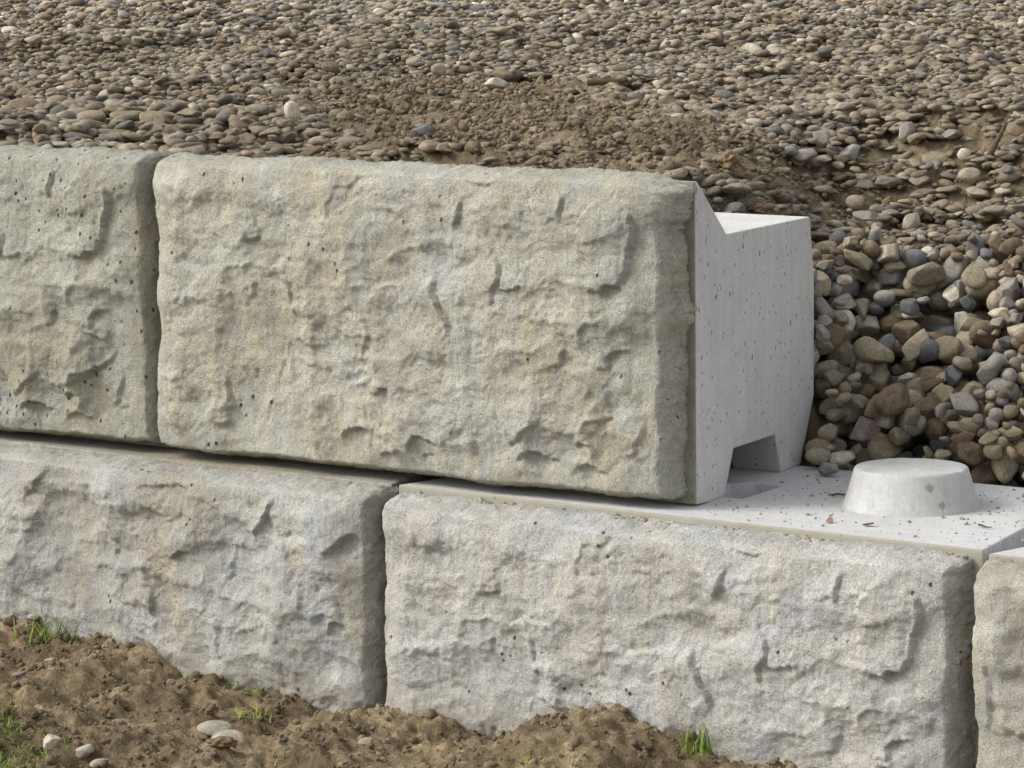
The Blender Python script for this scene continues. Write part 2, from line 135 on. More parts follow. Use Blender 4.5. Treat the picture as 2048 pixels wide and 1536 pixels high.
def rough_concrete(name, base, stain, brown, k_stain, pores, seed, splash=False):
    s = Nodes(name); v = s.coords(loc=(seed*3.1, seed*1.7, seed*0.9)); vs = s.coords(scale=(1, 1, 0.16), loc=(seed, 0, 0))
    big = s.noise(v, 4.5, 5, 0.6); mid = s.noise(v, 22, 6, 0.68); fine = s.noise(v, 360, 4, 0.75); streak = s.noise(vs, 42, 4, 0.6)
    col = s.mix(s.ramp(s.math('ADD', big, s.math('MULTIPLY', mid, 0.55)), 0.62, 0.98, 0, k_stain), base, stain)
    warm = s.noise(v, 9.0, 6, 0.7, 0.4)
    col = s.mix(s.ramp(s.math('ADD', s.math('MULTIPLY', warm, 0.7), s.math('MULTIPLY', streak, 0.5)), 0.56, 0.80, 0, 0.7), col, brown)
    cool = s.noise(s.coords(loc=(seed, 7, 2)), 7, 5, 0.62, 0.8); col = s.mix(s.ramp(cool, 0.55, 0.66, 0, 0.55), col, (base[0]*0.86, base[1]*0.91, base[2]*1.02))
    light = s.noise(v, 13, 5, 0.7, 0.6)
    col = s.mix(s.ramp(light, 0.56, 0.75, 0, 0.5), col, tuple(min(0.75, c*1.28) for c in base))
    col = s.mix(1.0, col, s.grey(s.ramp(streak, 0.3, 0.72, 0.86, 1.1)), 'MULTIPLY')
    col = s.mix(1.0, col, s.grey(s.ramp(mid, 0.28, 0.72, 0.74, 1.20)), 'MULTIPLY')
    col = s.mix(1.0, col, s.grey(s.ramp(fine, 0.34, 0.66, 0.70, 1.27)), 'MULTIPLY')
    if splash:      # mud splashed up the foot of the wall
        zz = s.n('ShaderNodeSeparateXYZ', {0: s.n('ShaderNodeTexCoord').outputs['Object']}).outputs[2]
        col = s.mix(s.math('MULTIPLY', s.ramp(s.math('SUBTRACT', zz, s.math('MULTIPLY', s.noise(v, 26, 6, 0.75), 0.13)), 0.085, 0.135, 1, 0), s.ramp(s.noise(v, 90, 4, 0.7), 0.4, 0.62, 0.1, 0.6)), col, (0.27, 0.215, 0.14))
    pv = s.voro(s.coords(scale=(1, 1, 0.8), loc=(0, seed, 0)), 62); patchy = s.noise(v, 5.0, 3)
    pit = s.math('MULTIPLY', s.ramp(pv.outputs['Distance'], 0.10, 0.19, 1, 0), s.ramp(s.math('ADD', patchy, s.math('MULTIPLY', pv.outputs['Color'], 0.35)), 0.80-pores, 0.84-pores))
    col = s.mix(s.math('MULTIPLY', pit, 0.85), col, (0.045, 0.042, 0.036))
    h = s.math('ADD', s.math('ADD', s.math('MULTIPLY', fine, 1.2), s.math('MULTIPLY', s.noise(vs, 130, 4, 0.65), 1.2)), s.math('MULTIPLY', pit, -1.6))
    return s.out(col, h, 0.0034, 1.0)
def cast_concrete(name, base, stain, seed, pores=1.0, lip=(0.185, 0.17, 0.125), rust=()):
    s = Nodes(name); v = s.coords(loc=(seed*2.3, seed, 0)); vs = s.coords(scale=(1, 1, 0.12), loc=(seed, 3, 0))
    big = s.noise(v, 5, 4, 0.6); fine = s.noise(v, 260, 3, 0.7); streak = s.noise(vs, 60, 3, 0.6)
    col = s.mix(s.ramp(s.math('ADD', s.math('MULTIPLY', big, 0.6), s.math('MULTIPLY', s.noise(v, 24, 5, 0.7), 0.4)), 0.42, 0.66, 0, 0.75), base, stain)
    col = s.mix(1.0, col, s.grey(s.ramp(streak, 0.3, 0.7, 0.93, 1.05)), 'MULTIPLY')
    col = s.mix(1.0, col, s.grey(s.ramp(fine, 0.3, 0.7, 0.88, 1.10)), 'MULTIPLY')
    if lip: yy = s.n('ShaderNodeSeparateXYZ', {0: s.n('ShaderNodeTexCoord').outputs['Object']}).outputs[1]   # dirt on the front lip, its colour also darkened to paint in groove shade
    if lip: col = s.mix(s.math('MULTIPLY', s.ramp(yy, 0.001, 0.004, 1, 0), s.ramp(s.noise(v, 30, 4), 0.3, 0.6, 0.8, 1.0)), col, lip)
    p1 = s.voro(s.coords(scale=(1, 1, 0.62)), 95); p2 = s.voro(s.coords(scale=(1, 1, 0.62), loc=(5, 5, 5)), 38)
    pit = s.math('MAXIMUM', s.math('MULTIPLY', s.ramp(p1.outputs['Distance'], 0.10, 0.17, 1, 0), s.ramp(p1.outputs['Color'], 0.30, 0.36)),
                 s.math('MULTIPLY', s.ramp(p2.outputs['Distance'], 0.07, 0.11, 1, 0), s.ramp(p2.outputs['Color'], 0.44, 0.5)))
    pit = s.math('MULTIPLY', pit, pores)
    col = s.mix(s.math('MULTIPLY', pit, 0.72), col, (0.10, 0.098, 0.092))
    for p, r in rust:      # rust-brown clay spots
        dv = s.n('ShaderNodeVectorMath', {0: s.n('ShaderNodeTexCoord').outputs['Object'], 1: p}, operation='DISTANCE').outputs['Value']
        col = s.mix(s.ramp(s.math('ADD', dv, s.math('MULTIPLY', s.noise(v, 180, 3), 0.006)), r*0.8+0.003, r*1.15+0.003, 0.7, 0), col, (0.24, 0.18, 0.12))
    return s.out(col, s.math('SUBTRACT', s.math('MULTIPLY', fine, 0.35), pit), 0.0022, 0.8)
M_FACE_UP = rough_concrete('weathered concrete', (0.515, 0.503, 0.44), (0.415, 0.398, 0.315), (0.45, 0.385, 0.25), 0.75, 0.0, 1)
M_FACE_LEFT = rough_concrete('green grey concrete', (0.47, 0.465, 0.40), (0.36, 0.352, 0.28), (0.36, 0.31, 0.205), 0.9, 0.13, 2)
M_FACE_LOW = rough_concrete('pale concrete', (0.572, 0.562, 0.527), (0.48, 0.465, 0.41), (0.48, 0.435, 0.35), 0.6, 0.0, 3, True)
M_FACE_LOW2 = rough_concrete('pale concrete beige', (0.528, 0.525, 0.492), (0.36, 0.335, 0.275), (0.41, 0.355, 0.26), 0.75, 0.0, 4, True)
M_FACE_RIGHT = rough_concrete('yellowish concrete', (0.52, 0.50, 0.44), (0.43, 0.40, 0.32), (0.40, 0.335, 0.22), 0.8, 0.02, 5, True)
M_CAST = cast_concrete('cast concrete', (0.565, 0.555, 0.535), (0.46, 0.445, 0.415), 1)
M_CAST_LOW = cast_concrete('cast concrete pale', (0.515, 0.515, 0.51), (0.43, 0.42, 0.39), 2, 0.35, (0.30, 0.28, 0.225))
M_CAST_WARM = rough_concrete('stained ledge', (0.44, 0.415, 0.36), (0.32, 0.28, 0.205), (0.34, 0.27, 0.175), 0.9, 0.0, 6)
M_STUD = cast_concrete('cast concrete stud', (0.50, 0.50, 0.485), (0.36, 0.345, 0.295), 4, 0.2, None, [((0.0615, -0.0555, 0.036), 0.0058), ((0.0745, -0.047, 0.0135), 0.0050)])

def stone_mat(name, from_object):
    s = Nodes(name)
    c = s.n('ShaderNodeObjectInfo').outputs['Color'] if from_object else s.n('ShaderNodeAttribute', attribute_name='tint').outputs['Color']
    v = s.coords(src='Object')
    if from_object:
        rnd = s.n('ShaderNodeObjectInfo').outputs['Random']; off = s.n('ShaderNodeCombineXYZ', {0: s.math('MULTIPLY', rnd, 37.0), 1: s.math('MULTIPLY', rnd, 11.0)}).outputs[0]
        v = s.n('ShaderNodeVectorMath', {0: s.n('ShaderNodeVectorMath', {0: v, 1: (0.021, 0.018, 0.014)}, operation='MULTIPLY').outputs[0], 1: off}, operation='ADD').outputs[0]
    a = s.noise(v, 60, 5, 0.65); b = s.noise(v, 480, 4, 0.75); d = s.noise(v, 130, 4, 0.6, 0.5)
    col = s.mix(1.0, c, s.grey(s.ramp(a, 0.3, 0.7, 0.70, 1.32)), 'MULTIPLY')
    col = s.mix(1.0, col, s.grey(s.ramp(b, 0.32, 0.68, 0.66, 1.36)), 'MULTIPLY')
    col = s.mix(s.ramp(d, 0.5, 0.72, 0, 0.45), col, (0.27, 0.205, 0.13))
    return s.out(col, s.math('ADD', s.math('MULTIPLY', a, 1.4), s.math('MULTIPLY', b, 0.6)), 0.003, 0.7)
M_STONE = stone_mat('pebble stone', True); M_GRAVEL = stone_mat('gravel stone', False)
def soil_mat(name, dark, mid, pale, dist):
    s = Nodes(name); v = s.coords(); a = s.noise(v, 6, 6, 0.65, 0.3); b = s.noise(v, 55, 6, 0.72); c = s.noise(v, 330, 4, 0.7)
    col = s.mix(s.ramp(a, 0.38, 0.64), dark, mid); col = s.mix(s.ramp(s.math('ADD', s.math('MULTIPLY', a, 0.4), s.math('MULTIPLY', b, 0.6)), 0.5, 0.66, 0, 0.8), col, pale)
    col = s.mix(1.0, col, s.grey(s.ramp(b, 0.3, 0.7, 0.72, 1.25)), 'MULTIPLY'); col = s.mix(1.0, col, s.grey(s.ramp(c, 0.3, 0.7, 0.68, 1.3)), 'MULTIPLY')
    return s.out(col, s.math('ADD', b, s.math('MULTIPLY', c, 0.45)), dist, 0.9)
M_SOIL = soil_mat('bank soil', (0.15, 0.113, 0.066), (0.235, 0.183, 0.112), (0.32, 0.257, 0.165), 0.012)
M_SOIL_F = soil_mat('garden soil', (0.155, 0.112, 0.064), (0.29, 0.218, 0.125), (0.42, 0.33, 0.205), 0.012)
def plain(name, c, c2, scale=60):
    s = Nodes(name); v = s.coords(); return s.out(s.mix(s.ramp(s.noise(v, scale, 4), 0.35, 0.65), c, c2), s.noise(v, scale*3), 0.001, 0.5)
M_CRUMB = soil_mat('soil crumbs', (0.13, 0.098, 0.058), (0.20, 0.155, 0.097), (0.29, 0.23, 0.15), 0.004)
M_GRASS = plain('grass blade', (0.11, 0.20, 0.025), (0.20, 0.28, 0.04), 12)
M_GRASS_Y = plain('yellow grass blade', (0.20, 0.23, 0.05), (0.30, 0.29, 0.09), 12)
M_LEAF = plain('dead leaf', (0.16, 0.07, 0.03), (0.10, 0.045, 0.025), 80)
M_LEAF_O = plain('orange leaf', (0.45, 0.12, 0.03), (0.30, 0.09, 0.03), 80)
M_GRIT2 = plain('brown grit', (0.32, 0.275, 0.22), (0.21, 0.175, 0.14), 150)
M_TWIG = plain('twig bark', (0.12, 0.085, 0.055), (0.07, 0.05, 0.035), 90)

# ------------------------------------------------------------------ ground behind the wall
_c = np.array(CTRL)
def _tps():
    n = len(_c); d = np.linalg.norm(_c[:, None, :2]-_c[None, :, :2], axis=2)
    K = np.where(d > 0, d*d*np.log(d+1e-12), 0)+2e-3*np.eye(n); P = np.c_[np.ones(n), _c[:, :2]]
    return np.linalg.solve(np.block([[K, P], [P.T, np.zeros((3, 3))]]), np.r_[_c[:, 2], 0, 0, 0])
_w = _tps()
def bank_z(x, y):
    sh = np.shape(x); x = np.ravel(x).astype(float); y = np.ravel(y).astype(float); z = np.empty(len(x))
    for k in range(0, len(x), 20000):
        a, b = x[k:k+20000], y[k:k+20000]
        d = np.hypot(a[:, None]-_c[None, :, 0], b[:, None]-_c[None, :, 1])
        z[k:k+20000] = np.where(d > 0, d*d*np.log(d+1e-12), 0)@_w[:-3]+_w[-3]+_w[-2]*a+_w[-1]*b
    far = np.clip((np.hypot(x-CAM[0], y-CAM[1])-15)/5, 0, 1)
    z = z*(1-far)+0.56*far
    z += 0.010*tile(x, y, 2.3, 1, 3.0)+0.004*tile(x, y, 0.6, 2)
    # behind the end block the fill stops at its back, below the rear ledge
    k = np.clip((0.445-y)/0.02, 0, 1)*np.clip((x+0.95)/0.3, 0, 1)
    z = np.minimum(z, z*(1-k)+(0.375-0.075*np.clip((x+0.5)/0.3, 0, 1))*k)
    k2 = np.clip((0.446-y)/0.02, 0, 1)*np.clip((x+0.16)/0.02, 0, 1); z = z*(1-k2)-0.06*k2
    k3 = np.clip((0.09-y)/0.03, 0, 1); z = z*(1-k3)-0.5*k3
    return z.reshape(sh)
def mud_mask(x, y):
    wx = x+0.035*tile(x, y, 1.1, 3); wy = y+0.05*tile(x, y, 1.1, 4)
    return in_poly(wx, wy, MUD[0]) | in_poly(x+0.03*tile(x, y, .5, 3), y+0.03*tile(x, y, .5, 4), MUD[1])
ang = np.concatenate([np.linspace(-60, -10, 30), np.linspace(-9.6, 9.6, 330), np.linspace(10, 60, 30)])
dd = np.concatenate([np.linspace(3.2, 4.5, 16), np.arange(4.52, 7.0, 0.0125), np.geomspace(7.02, 15, 130), np.geomspace(15.5, 120, 18)])
AA, DD = np.meshgrid(np.radians(ang)+YAW, dd)
gx, gy = CAM[0]+np.sin(AA)*DD, CAM[1]+np.cos(AA)*DD
gz = bank_z(gx, gy)
mm = mud_mask(gx, gy)
rel = tile(gx, gy, 0.40, 5, 3.0)*0.0045+tile(gx, gy, 0.9, 6, 3.0)*0.0035
gz = np.where((gy > 0.448) | (gx < -0.3), gz+rel*np.clip((DD < 14), 0, 1), gz) - 0.004
ground = link('soil_ground', mesh_np('soil_ground', np.stack([gx, gy, gz], -1).reshape(-1, 3), grid_faces(*gx.shape)), None, M_SOIL)
tag(ground, kind='structure')

# ------------------------------------------------------------------ blocks
def face_relief(scarps, bumps, seed, k=1.0):
    st = 0.002; nx, nz = 470, 232; X, Z = np.meshgrid(np.arange(nx)*st, np.arange(nz)*st)
    h = 3.6*noise2(nz, nx, st, seed, 0.05, 0.5, 3.0)+0.8*noise2(nz, nx, st, seed+13, 0.03, 0.2, 2.6, 1.0, 2.6)
    wx = X+0.0024*noise2(nz, nx, st, seed+1, 0.010, 0.08, 2.4); wz = Z+0.0024*noise2(nz, nx, st, seed+2, 0.010, 0.08, 2.4)
    r = np.random.default_rng(seed+3)                         # conchoidal spalls: shallow tilted scoops that meet in crisp ridges
    for n_, k_, c_, g_, amp in ((60, 2300, 3.5, 165, 1.35), (300, 5500, 1.6, 120, 0.16)):
        sc = np.full(X.shape, 1e9)
        for a, b, c, th, el, g1, g2 in zip(r.uniform(-.03, W+.03, n_), r.uniform(-.03, H+.03, n_), r.uniform(0, c_, n_), r.normal(0.25, 0.35, n_), r.uniform(0.18, 0.6, n_), r.normal(0, g_, n_), r.normal(0, g_*0.6, n_)):
            p, q = wx-a, wz-b; u_, v_ = p*math.cos(th)+q*math.sin(th), -p*math.sin(th)+q*math.cos(th); sc = np.minimum(sc, c+g1*p+g2*q+k_*(u_*u_+el*v_*v_))
        h += amp*(sc-sc.mean())
    def warped(f):      # sample a smooth field through the ragged coordinates
        return f[np.clip((wz/st+0.5).astype(int), 0, nz-1), np.clip((wx/st+0.5).astype(int), 0, nx-1)]
    for k_, (lo_, hi_, am, az_) in enumerate(((0.062, 0.40, 6.0, 2.2), (0.048, 0.30, 4.5, 1.3), (0.024, 0.12, 1.1, 2.0))):
        h += am*(0.8-np.abs(warped(noise2(nz, nx, st, seed+31+k_, lo_, hi_, 3.2, 1.0, az_))))     # broad split facets meeting in crests
    h = (h-np.median(h))*min(1.0, 7.5/h.std())
    for step, kk, sd in ((3.2, 0.26, 15), (1.3, 0.10, 16)):      # flaking: the surface breaks along thin sheets
        q = (h+0.9*noise2(nz, nx, st, seed+sd, 0.01, 0.08, 2.2, 1.0, 1.7))/step; fq = q-np.floor(q); h = h*(1-kk)+kk*(h+step*((np.floor(q)+np.clip((fq-0.5)*5+0.5, 0, 1))-q))
    rough_k = np.clip(0.75+0.5*noise2(nz, nx, st, seed+8, 0.02, 0.15, 2.5), 0.1, 1.6)
    h -= 0.14*rough_k*np.abs(noise2(nz, nx, st, seed+9, 0.006, 0.05, 2.0, 1.0, 1.6))
    for pts, n, A in scarps:
        P = np.array([(u-0.036*min(1.2, max(0.0, (u-0.8)/0.2)), v) for u, v in pts])*(W, H); best = np.full(X.shape, 1e9); sg = np.zeros(X.shape); tt = np.zeros(X.shape)
        L = np.r_[0, np.cumsum(np.linalg.norm(np.diff(P, axis=0), axis=1))]
        for i in range(len(P)-1):
            d = P[i+1]-P[i]; ll = d@d; t = np.clip(((wx-P[i, 0])*d[0]+(wz-P[i, 1])*d[1])/ll, 0, 1)
            ex, ez = wx-P[i, 0]-t*d[0], wz-P[i, 1]-t*d[1]; ds = np.hypot(ex, ez)
            nn = np.array((-d[1], d[0])); nn = nn*np.sign(nn@np.array(n)+1e-9)/math.sqrt(ll)
            m = ds < best; best = np.where(m, ds, best); sg = np.where(m, ex*nn[0]+ez*nn[1], sg); tt = np.where(m, (L[i]+t*math.sqrt(ll))/L[-1], tt)
        tp = np.sin(np.pi*np.clip(tt, 0, 1))**0.5
        s = np.tanh(sg/0.0016)
        h += 1.0*k*A*(0.78*tp*s*np.exp(-best/0.07)*np.where(sg > 0, 1.0, 0.75)+0.25*tp*np.where(sg > 0, s*np.exp(-best/0.012), 0))
    for u, v, ru, rv, A in bumps:
        u -= 0.036*min(1.2, max(0.0, (u-0.8)/0.2)); q = ((wx/W-u)/ru)**2+((wz/H-v)/rv)**2; h += 0.8*k*A*np.exp(-q*0.9)
    h += 0.22*rough_k*noise2(nz, nx, st, seed+5, 0.0042, 0.024, 1.5, 1.0, 2.4)       # vertical grain
    h += 0.15*rough_k*noise2(nz, nx, st, seed+6, 0.003, 0.010, 1.0, 1.0, 1.8)
    g = h.copy()
    for _ in range(10): g = 0.4*g+0.15*(np.roll(g, 1, 0)+np.roll(g, -1, 0)+np.roll(g, 1, 1)+np.roll(g, -1, 1))
    h = h+0.5*(h-g)                                              # crisper arrises
    return h*0.001
def noise_side(a, b): return tile(a, b, 0.11, 31, 2.2)+0.6*tile(a, b, 0.35, 32, 3.0)
def rough_face(relief, x0, x1, zb, zt, seed, step=0.0024, T=0.072, jit=0.0028, burr=False):
    st = 0.002
    def ticks(a, b):
        e = 0.030; s = np.linspace(0, 1, 22)**2*e; return np.concatenate([a+s, np.arange(a+e+step, b-e-step/2, step), (b-s)[::-1]])
    X1, Z1 = ticks(x0, x1), ticks(zb, zt); X, Z = np.meshgrid(X1, Z1)
    i = np.clip(X/st, 0, relief.shape[1]-1.01); j = np.clip(Z/st, 0, relief.shape[0]-1.01); ii, jj = i.astype(int), j.astype(int); a, b = i-ii, j-jj
    h = (relief[jj, ii]*(1-a)+relief[jj, ii+1]*a)*(1-b)+(relief[jj+1, ii]*(1-a)+relief[jj+1, ii+1]*a)*b
    R = 0.014
    ex = np.minimum(X-x0, x1-X); ez = np.minimum(Z-zb, zt-Z)
    f = lambda e, r: np.sqrt(np.clip(1-(1-np.clip(e/r, 0, 1))**2, 0, 1))
    p = 1-np.sqrt(np.clip(np.clip(1-ex/R, 0, 1)**2+np.clip(1-ez/R, 0, 1)**2, 0, 1)); p = np.sqrt(np.clip(1-(1-p)**2, 0, 1))
    h = (0.022*np.tanh(h/0.022)+0.0020*tile(X+seed*0.31, Z, 0.42, 51, 3.6))*(0.28+0.72*np.sin(np.pi/2*np.clip(np.minimum(X-x0, np.minimum(x1-X, ez*1.3))/0.075, 0, 1)))
    Ts = T*(0.76+0.24*np.sin(np.pi/2*np.clip(ex/0.065, 0, 1)))*(0.86+0.14*np.sin(np.pi/2*np.clip(ez/0.05, 0, 1)))
    Y = 0.005-((Ts+0.005)*p+h*np.clip(p*1.25-0.1, 0, 1))
    jx = tile(Z, X*0+seed*0.37, 0.34, 7, 4.2)*jit; jz = tile(X, Z*0+seed*0.41, 0.5, 8, 4.2)*jit*0.5
    kx = np.clip(1-ex/0.06, 0, 1); kz = np.clip(1-ez/0.05, 0, 1)
    X2 = X+jx*kx*np.where(X-x0 < x1-X, 1, 1); Z2 = Z+jz*kz
    nr = noise_side(Y, Z); nt = noise_side(Y+0.37, X); sgn = np.where(X-x0 < x1-X, -1, 1)
    X2 = X2+nr*0.0015*np.clip(1-ex/0.022, 0, 1)*sgn; Z2 = Z2+nt*0.0012*np.clip(1-ez/0.02, 0, 1)*np.where(Z-zb < zt-Z, -1, 1)
    if burr:      # cement that ran past the form at the right edge, and the broken top corner
        kr = np.clip(1-(x1-X)/0.012, 0, 1); X2 = X2+kr*(0.0135*np.clip((Z-0.385)/0.010, 0, 1)+0.0100*np.exp(-((Z-0.262)/0.016)**4))
        Z2 = Z2-0.016*np.clip(1-(x1-X)/0.05, 0, 1)**1.5*np.clip(1-(zt-Z)/0.07, 0, 1)
    V = np.stack([X2, Y, Z2], -1).reshape(-1, 3); F = grid_faces(*X.shape)
    return mesh_np('rough_face', V, F)
def prism(name, prof, xl, xr, bevel=0.0025):
    """profile (y,z) counter-clockwise seen from +x, swept along x with tapered ends"""
    bm = bmesh.new(); n = len(prof); tp = lambda y: TAPER*max(0.0, y)
    Rr = [bm.verts.new((xr-tp(y), y, z)) for y, z in prof]; Ll = [bm.verts.new((xl+tp(y), y, z)) for y, z in prof]
    bm.faces.new(Rr); bm.faces.new(Ll[::-1])
    for i in range(n): j = (i+1) % n; bm.faces.new((Rr[j], Rr[i], Ll[i], Ll[j]))
    bmesh.ops.recalc_face_normals(bm, faces=bm.faces)
    if bevel:
        es = [e for e in bm.edges if len(e.link_faces) == 2 and e.calc_face_angle(0) > 0.5]
        bmesh.ops.bevel(bm, geom=es, offset=bevel, segments=2, affect='EDGES', profile=0.6)
    bmesh.ops.triangulate(bm, faces=[f for f in bm.faces if len(f.verts) > 4])
    me = bpy.data.meshes.new(name); bm.to_mesh(me); bm.free(); return me
def thing(name, loc, label, cat, group=None):
    o = bpy.data.objects.new(name, None); COL.objects.link(o); o.location = loc; o.empty_display_size = 0.1; return tag(o, label, cat, group)
GB = 'concrete retaining wall blocks'
relief_a = face_relief(MOULD_SCARPS, MOULD_BUMPS, 21)
# mould A again, with the deeper hollows of its right end (the main block has lost them to spalling)
right_end = [(0.955, 0.42, .030, .10, -7), (0.93, 0.17, .030, .06, -9), (0.90, 0.60, .03, .05, -5), (0.965, 0.66, .02, .07, -6), (0.88, 0.33, .03, .07, 5), (0.80, 0.5, .02, .2, 3)]
relief_a2 = face_relief(MOULD_SCARPS+[([(0.86, 0.20), (0.90, 0.24), (0.95, 0.30), (0.97, 0.34)], (0, 1), 7), ([(0.90, 0.40), (0.94, 0.37), (0.97, 0.385)], (0, 1), 5), ([(0.80, 0.68), (0.80, 0.52), (0.805, 0.40)], (1, 0), 4)], MOULD_BUMPS+right_end, 21)
relief_b = face_relief(LEFT_SCARPS, LEFT_BUMPS, 47)
relief_c = face_relief([([(0.03, 0.8), (0.045, 0.62), (0.03, 0.5)], (-1, 0), 5), ([(0.02, .55), (.06, .53), (.1, .55)], (0, 1), 5), ([(.07, .3), (.03, .24)], (0, 1), 6)], [], 63)

TOP_PROF = [(0, 0.004), (0.049, 0), (0.103, 0), (0.136, 0.061), (0.292, 0.058), (0.315, 0), (0.392, 0), (0.446, 0.095), (0.447, 0.263), (0.430, 0.358), (0.113, 0.361), (0.022, 0.432), (0.010, 0.4405), (0.0, 0.441)]
for x0, lab, rel_, fm, seed in ((-W, 'whole weathered block of the upper course with its pale end face showing', relief_a, M_FACE_UP, 1), (-2*W-0.012, 'pitted greenish block cut by the left picture edge, upper course', relief_a2, M_FACE_LEFT, 2)):
    t = thing('concrete_block', (x0, 0, 0), lab, 'concrete block', GB)
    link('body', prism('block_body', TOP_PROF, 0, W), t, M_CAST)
    link('rough_face', rough_face(rel_, 0.009 if seed == 1 else 0.001, W-(0.0135 if seed == 1 else -0.009), 0.010, H-0.0065, seed, step=0.0024 if seed == 1 else 0.0028, burr=seed == 1), t, fm)

def lower_body(recess):
    bm = bmesh.new(); D = 0.452
    def loop(z): return [bm.verts.new(p) for p in ((0, 0, z), (W, 0, z), (W-TAPER*D, D, z), (TAPER*D, D, z))]
    a, b = loop(-H), loop(0)
    bm.faces.new(a[::-1])
    for i in range(4): bm.faces.new((a[i], a[(i+1) % 4], b[(i+1) % 4], b[i]))
    if recess:
        r0 = [bm.verts.new((x, y, 0)) for x, y in recess]; r1 = [bm.verts.new((x+(0.008 if x < W/2-.03 else -0.004), y-0.008 if y > .2 else y+.004, -0.05)) for x, y in recess]
        n = len(r0)
        for i in range(n): bm.faces.new((r0[i], r1[i], r1[(i+1) % n], r0[(i+1) % n]))
        bm.faces.new(r1)
        es = [bm.edges.get((b[i], b[(i+1) % 4])) for i in range(4)]+[bm.edges.get((r0[i], r0[(i+1) % n])) for i in range(n)]
        bmesh.ops.triangle_fill(bm, edges=es, use_beauty=True)
    else: bm.faces.new(b)
    bmesh.ops.recalc_face_normals(bm, faces=bm.faces)
    es = [e for e in bm.edges if len(e.link_faces) == 2 and e.calc_face_angle(0) > 0.5]
    bmesh.ops.bevel(bm, geom=es, offset=0.003, segments=2, affect='EDGES', profile=0.6)
    me = bpy.data.meshes.new('block_body'); bm.to_mesh(me); bm.free(); return me
def stud_mesh(seed):
    prof = [(0.096, -0.004), (0.094, 0.001), (0.0905, 0.008), (0.0855, 0.022), (0.081, 0.038), (0.0782, 0.0478), (0.0770, 0.0512), (0.0752, 0.0530), (0.072, 0.0534), (0.05, 0.0536), (0.025, 0.0536)]
    n = 72; V = []
    for r, z in prof:
        for k in range(n):
            a = 2*math.pi*k/n; c = 0.0003*tile(np.array(a/6.2832+seed), np.array(z*2), 1.0, 9, 4.0); chip = max(0.0, math.sin(2*a+seed)*math.sin(5*a+1.3)-0.8)*0.008 if z > 0.045 else 0
            V.append(((r+c)*math.cos(a), (r+c)*math.sin(a), z-chip*0.8+0.0005*float(tile(np.array(math.cos(a)*r), np.array(math.sin(a)*r), 0.12, 10, 3.2))*(z > .053)))
    V.append((0, 0, 0.0536)); F = []
    for i in range(len(prof)-1):
        for k in range(n): F.append((i*n+k, i*n+(k+1) % n, (i+1)*n+(k+1) % n, (i+1)*n+k))
    me = bpy.data.meshes.new('stud'); top = len(V)-1
    me.from_pydata(V, [], F+[((len(prof)-1)*n+k, (len(prof)-1)*n+(k+1) % n, top) for k in range(n)])
    me.polygons.foreach_set('use_smooth', [True]*len(me.polygons)); return me
LOW = [(-1.5*W+BX-0.012, 0.0, 'smooth pale block of the lower course, left of the lower joint', relief_b, M_FACE_LOW2, 3, None, False, M_CAST_WARM),
       (-0.5*W+BX, 0.0, 'pale lower block carrying the round white stud on its bare top', relief_a2, M_FACE_LOW, 4, [(x+W/2-BX, y+SET) for x, y in ((-0.073, 0.195), (-0.048, 0.222), (-0.001, 0.221), (0.011, 0.098), (-0.060, 0.090))], True, M_CAST_LOW),
       (0.5*W+BX+0.007, -0.004, 'yellowish block cut by the right picture edge, lower course', relief_c, M_FACE_RIGHT, 5, None, False, M_CAST_LOW)]
for x0, dz, lab, rel_, fm, seed, rec, stud, cm in LOW:
    t = thing('concrete_block', (x0, -SET, dz), lab, 'concrete block', GB)
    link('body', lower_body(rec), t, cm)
    f = link('rough_face', rough_face(rel_, 0.009 if stud else 0.003, W-(0.010 if stud else -0.009), 0.004, H-(0.008 if stud else 0.004), seed, step=0.0024 if seed < 5 else 0.004, T=0.074), t, fm); f.location = (0, 0, -H)
    if stud:
        s = link('stud', stud_mesh(1.7), t, M_STUD); s.location = (0.234-x0, 0.172+SET, 0)
    elif seed == 5:
        s = link('stud', stud_mesh(4.2), t, M_STUD); s.location = (W*0.25, 0.172+SET, 0)

# ------------------------------------------------------------------ stones
def ico(sub):
    bm = bmesh.new(); bmesh.ops.create_icosphere(bm, subdivisions=sub, radius=1.0)
    v = np.array([x.co for x in bm.verts]); f = np.array([[q.index for q in x.verts] for x in bm.faces]); bm.free(); return v/np.linalg.norm(v, axis=1)[:, None], f
def stone_shape(dirs, kind, seed):
    r = np.random.default_rng(900+seed); s = np.ones(len(dirs))
    for _ in range(7):                                   # slow swelling
        d = r.standard_normal(3); d /= np.linalg.norm(d); s += r.uniform(-0.10, 0.10)*np.cos(r.uniform(1, 3.4)*(dirs@d)+r.uniform(0, 6))
    rad = s.copy()
    n, lo, hi = {'round': (6, 0.72, 0.94), 'flat': (7, 0.62, 0.92), 'angular': (10, 0.50, 0.80), 'clod': (8, 0.72, 0.95)}[kind]
    for _ in range(n):                                   # planes shear the sphere into faces
        d = r.standard_normal(3); d /= np.linalg.norm(d); c = dirs@d; lim = r.uniform(lo, hi)/np.maximum(c, 1e-3)
        k = (0.008 if len(dirs) > 1000 else 0.018) if kind == 'angular' else 0.045
        m = c > 0.02; x = np.where(m, lim, 9.0); rad = np.where(x-rad < -k*3, x, np.where(x-rad > k*3, rad, -k*np.log(np.exp(-rad/k)+np.exp(-np.minimum(x, rad+k*6)/k))))
    if kind == 'clod':
        for _ in range(16):
            d = r.standard_normal(3); d /= np.linalg.norm(d); rad += 0.05*np.cos(r.uniform(5, 11)*(dirs@d)+r.uniform(0, 6))
    v = dirs*rad[:, None]; return v/np.abs(v).max(0)
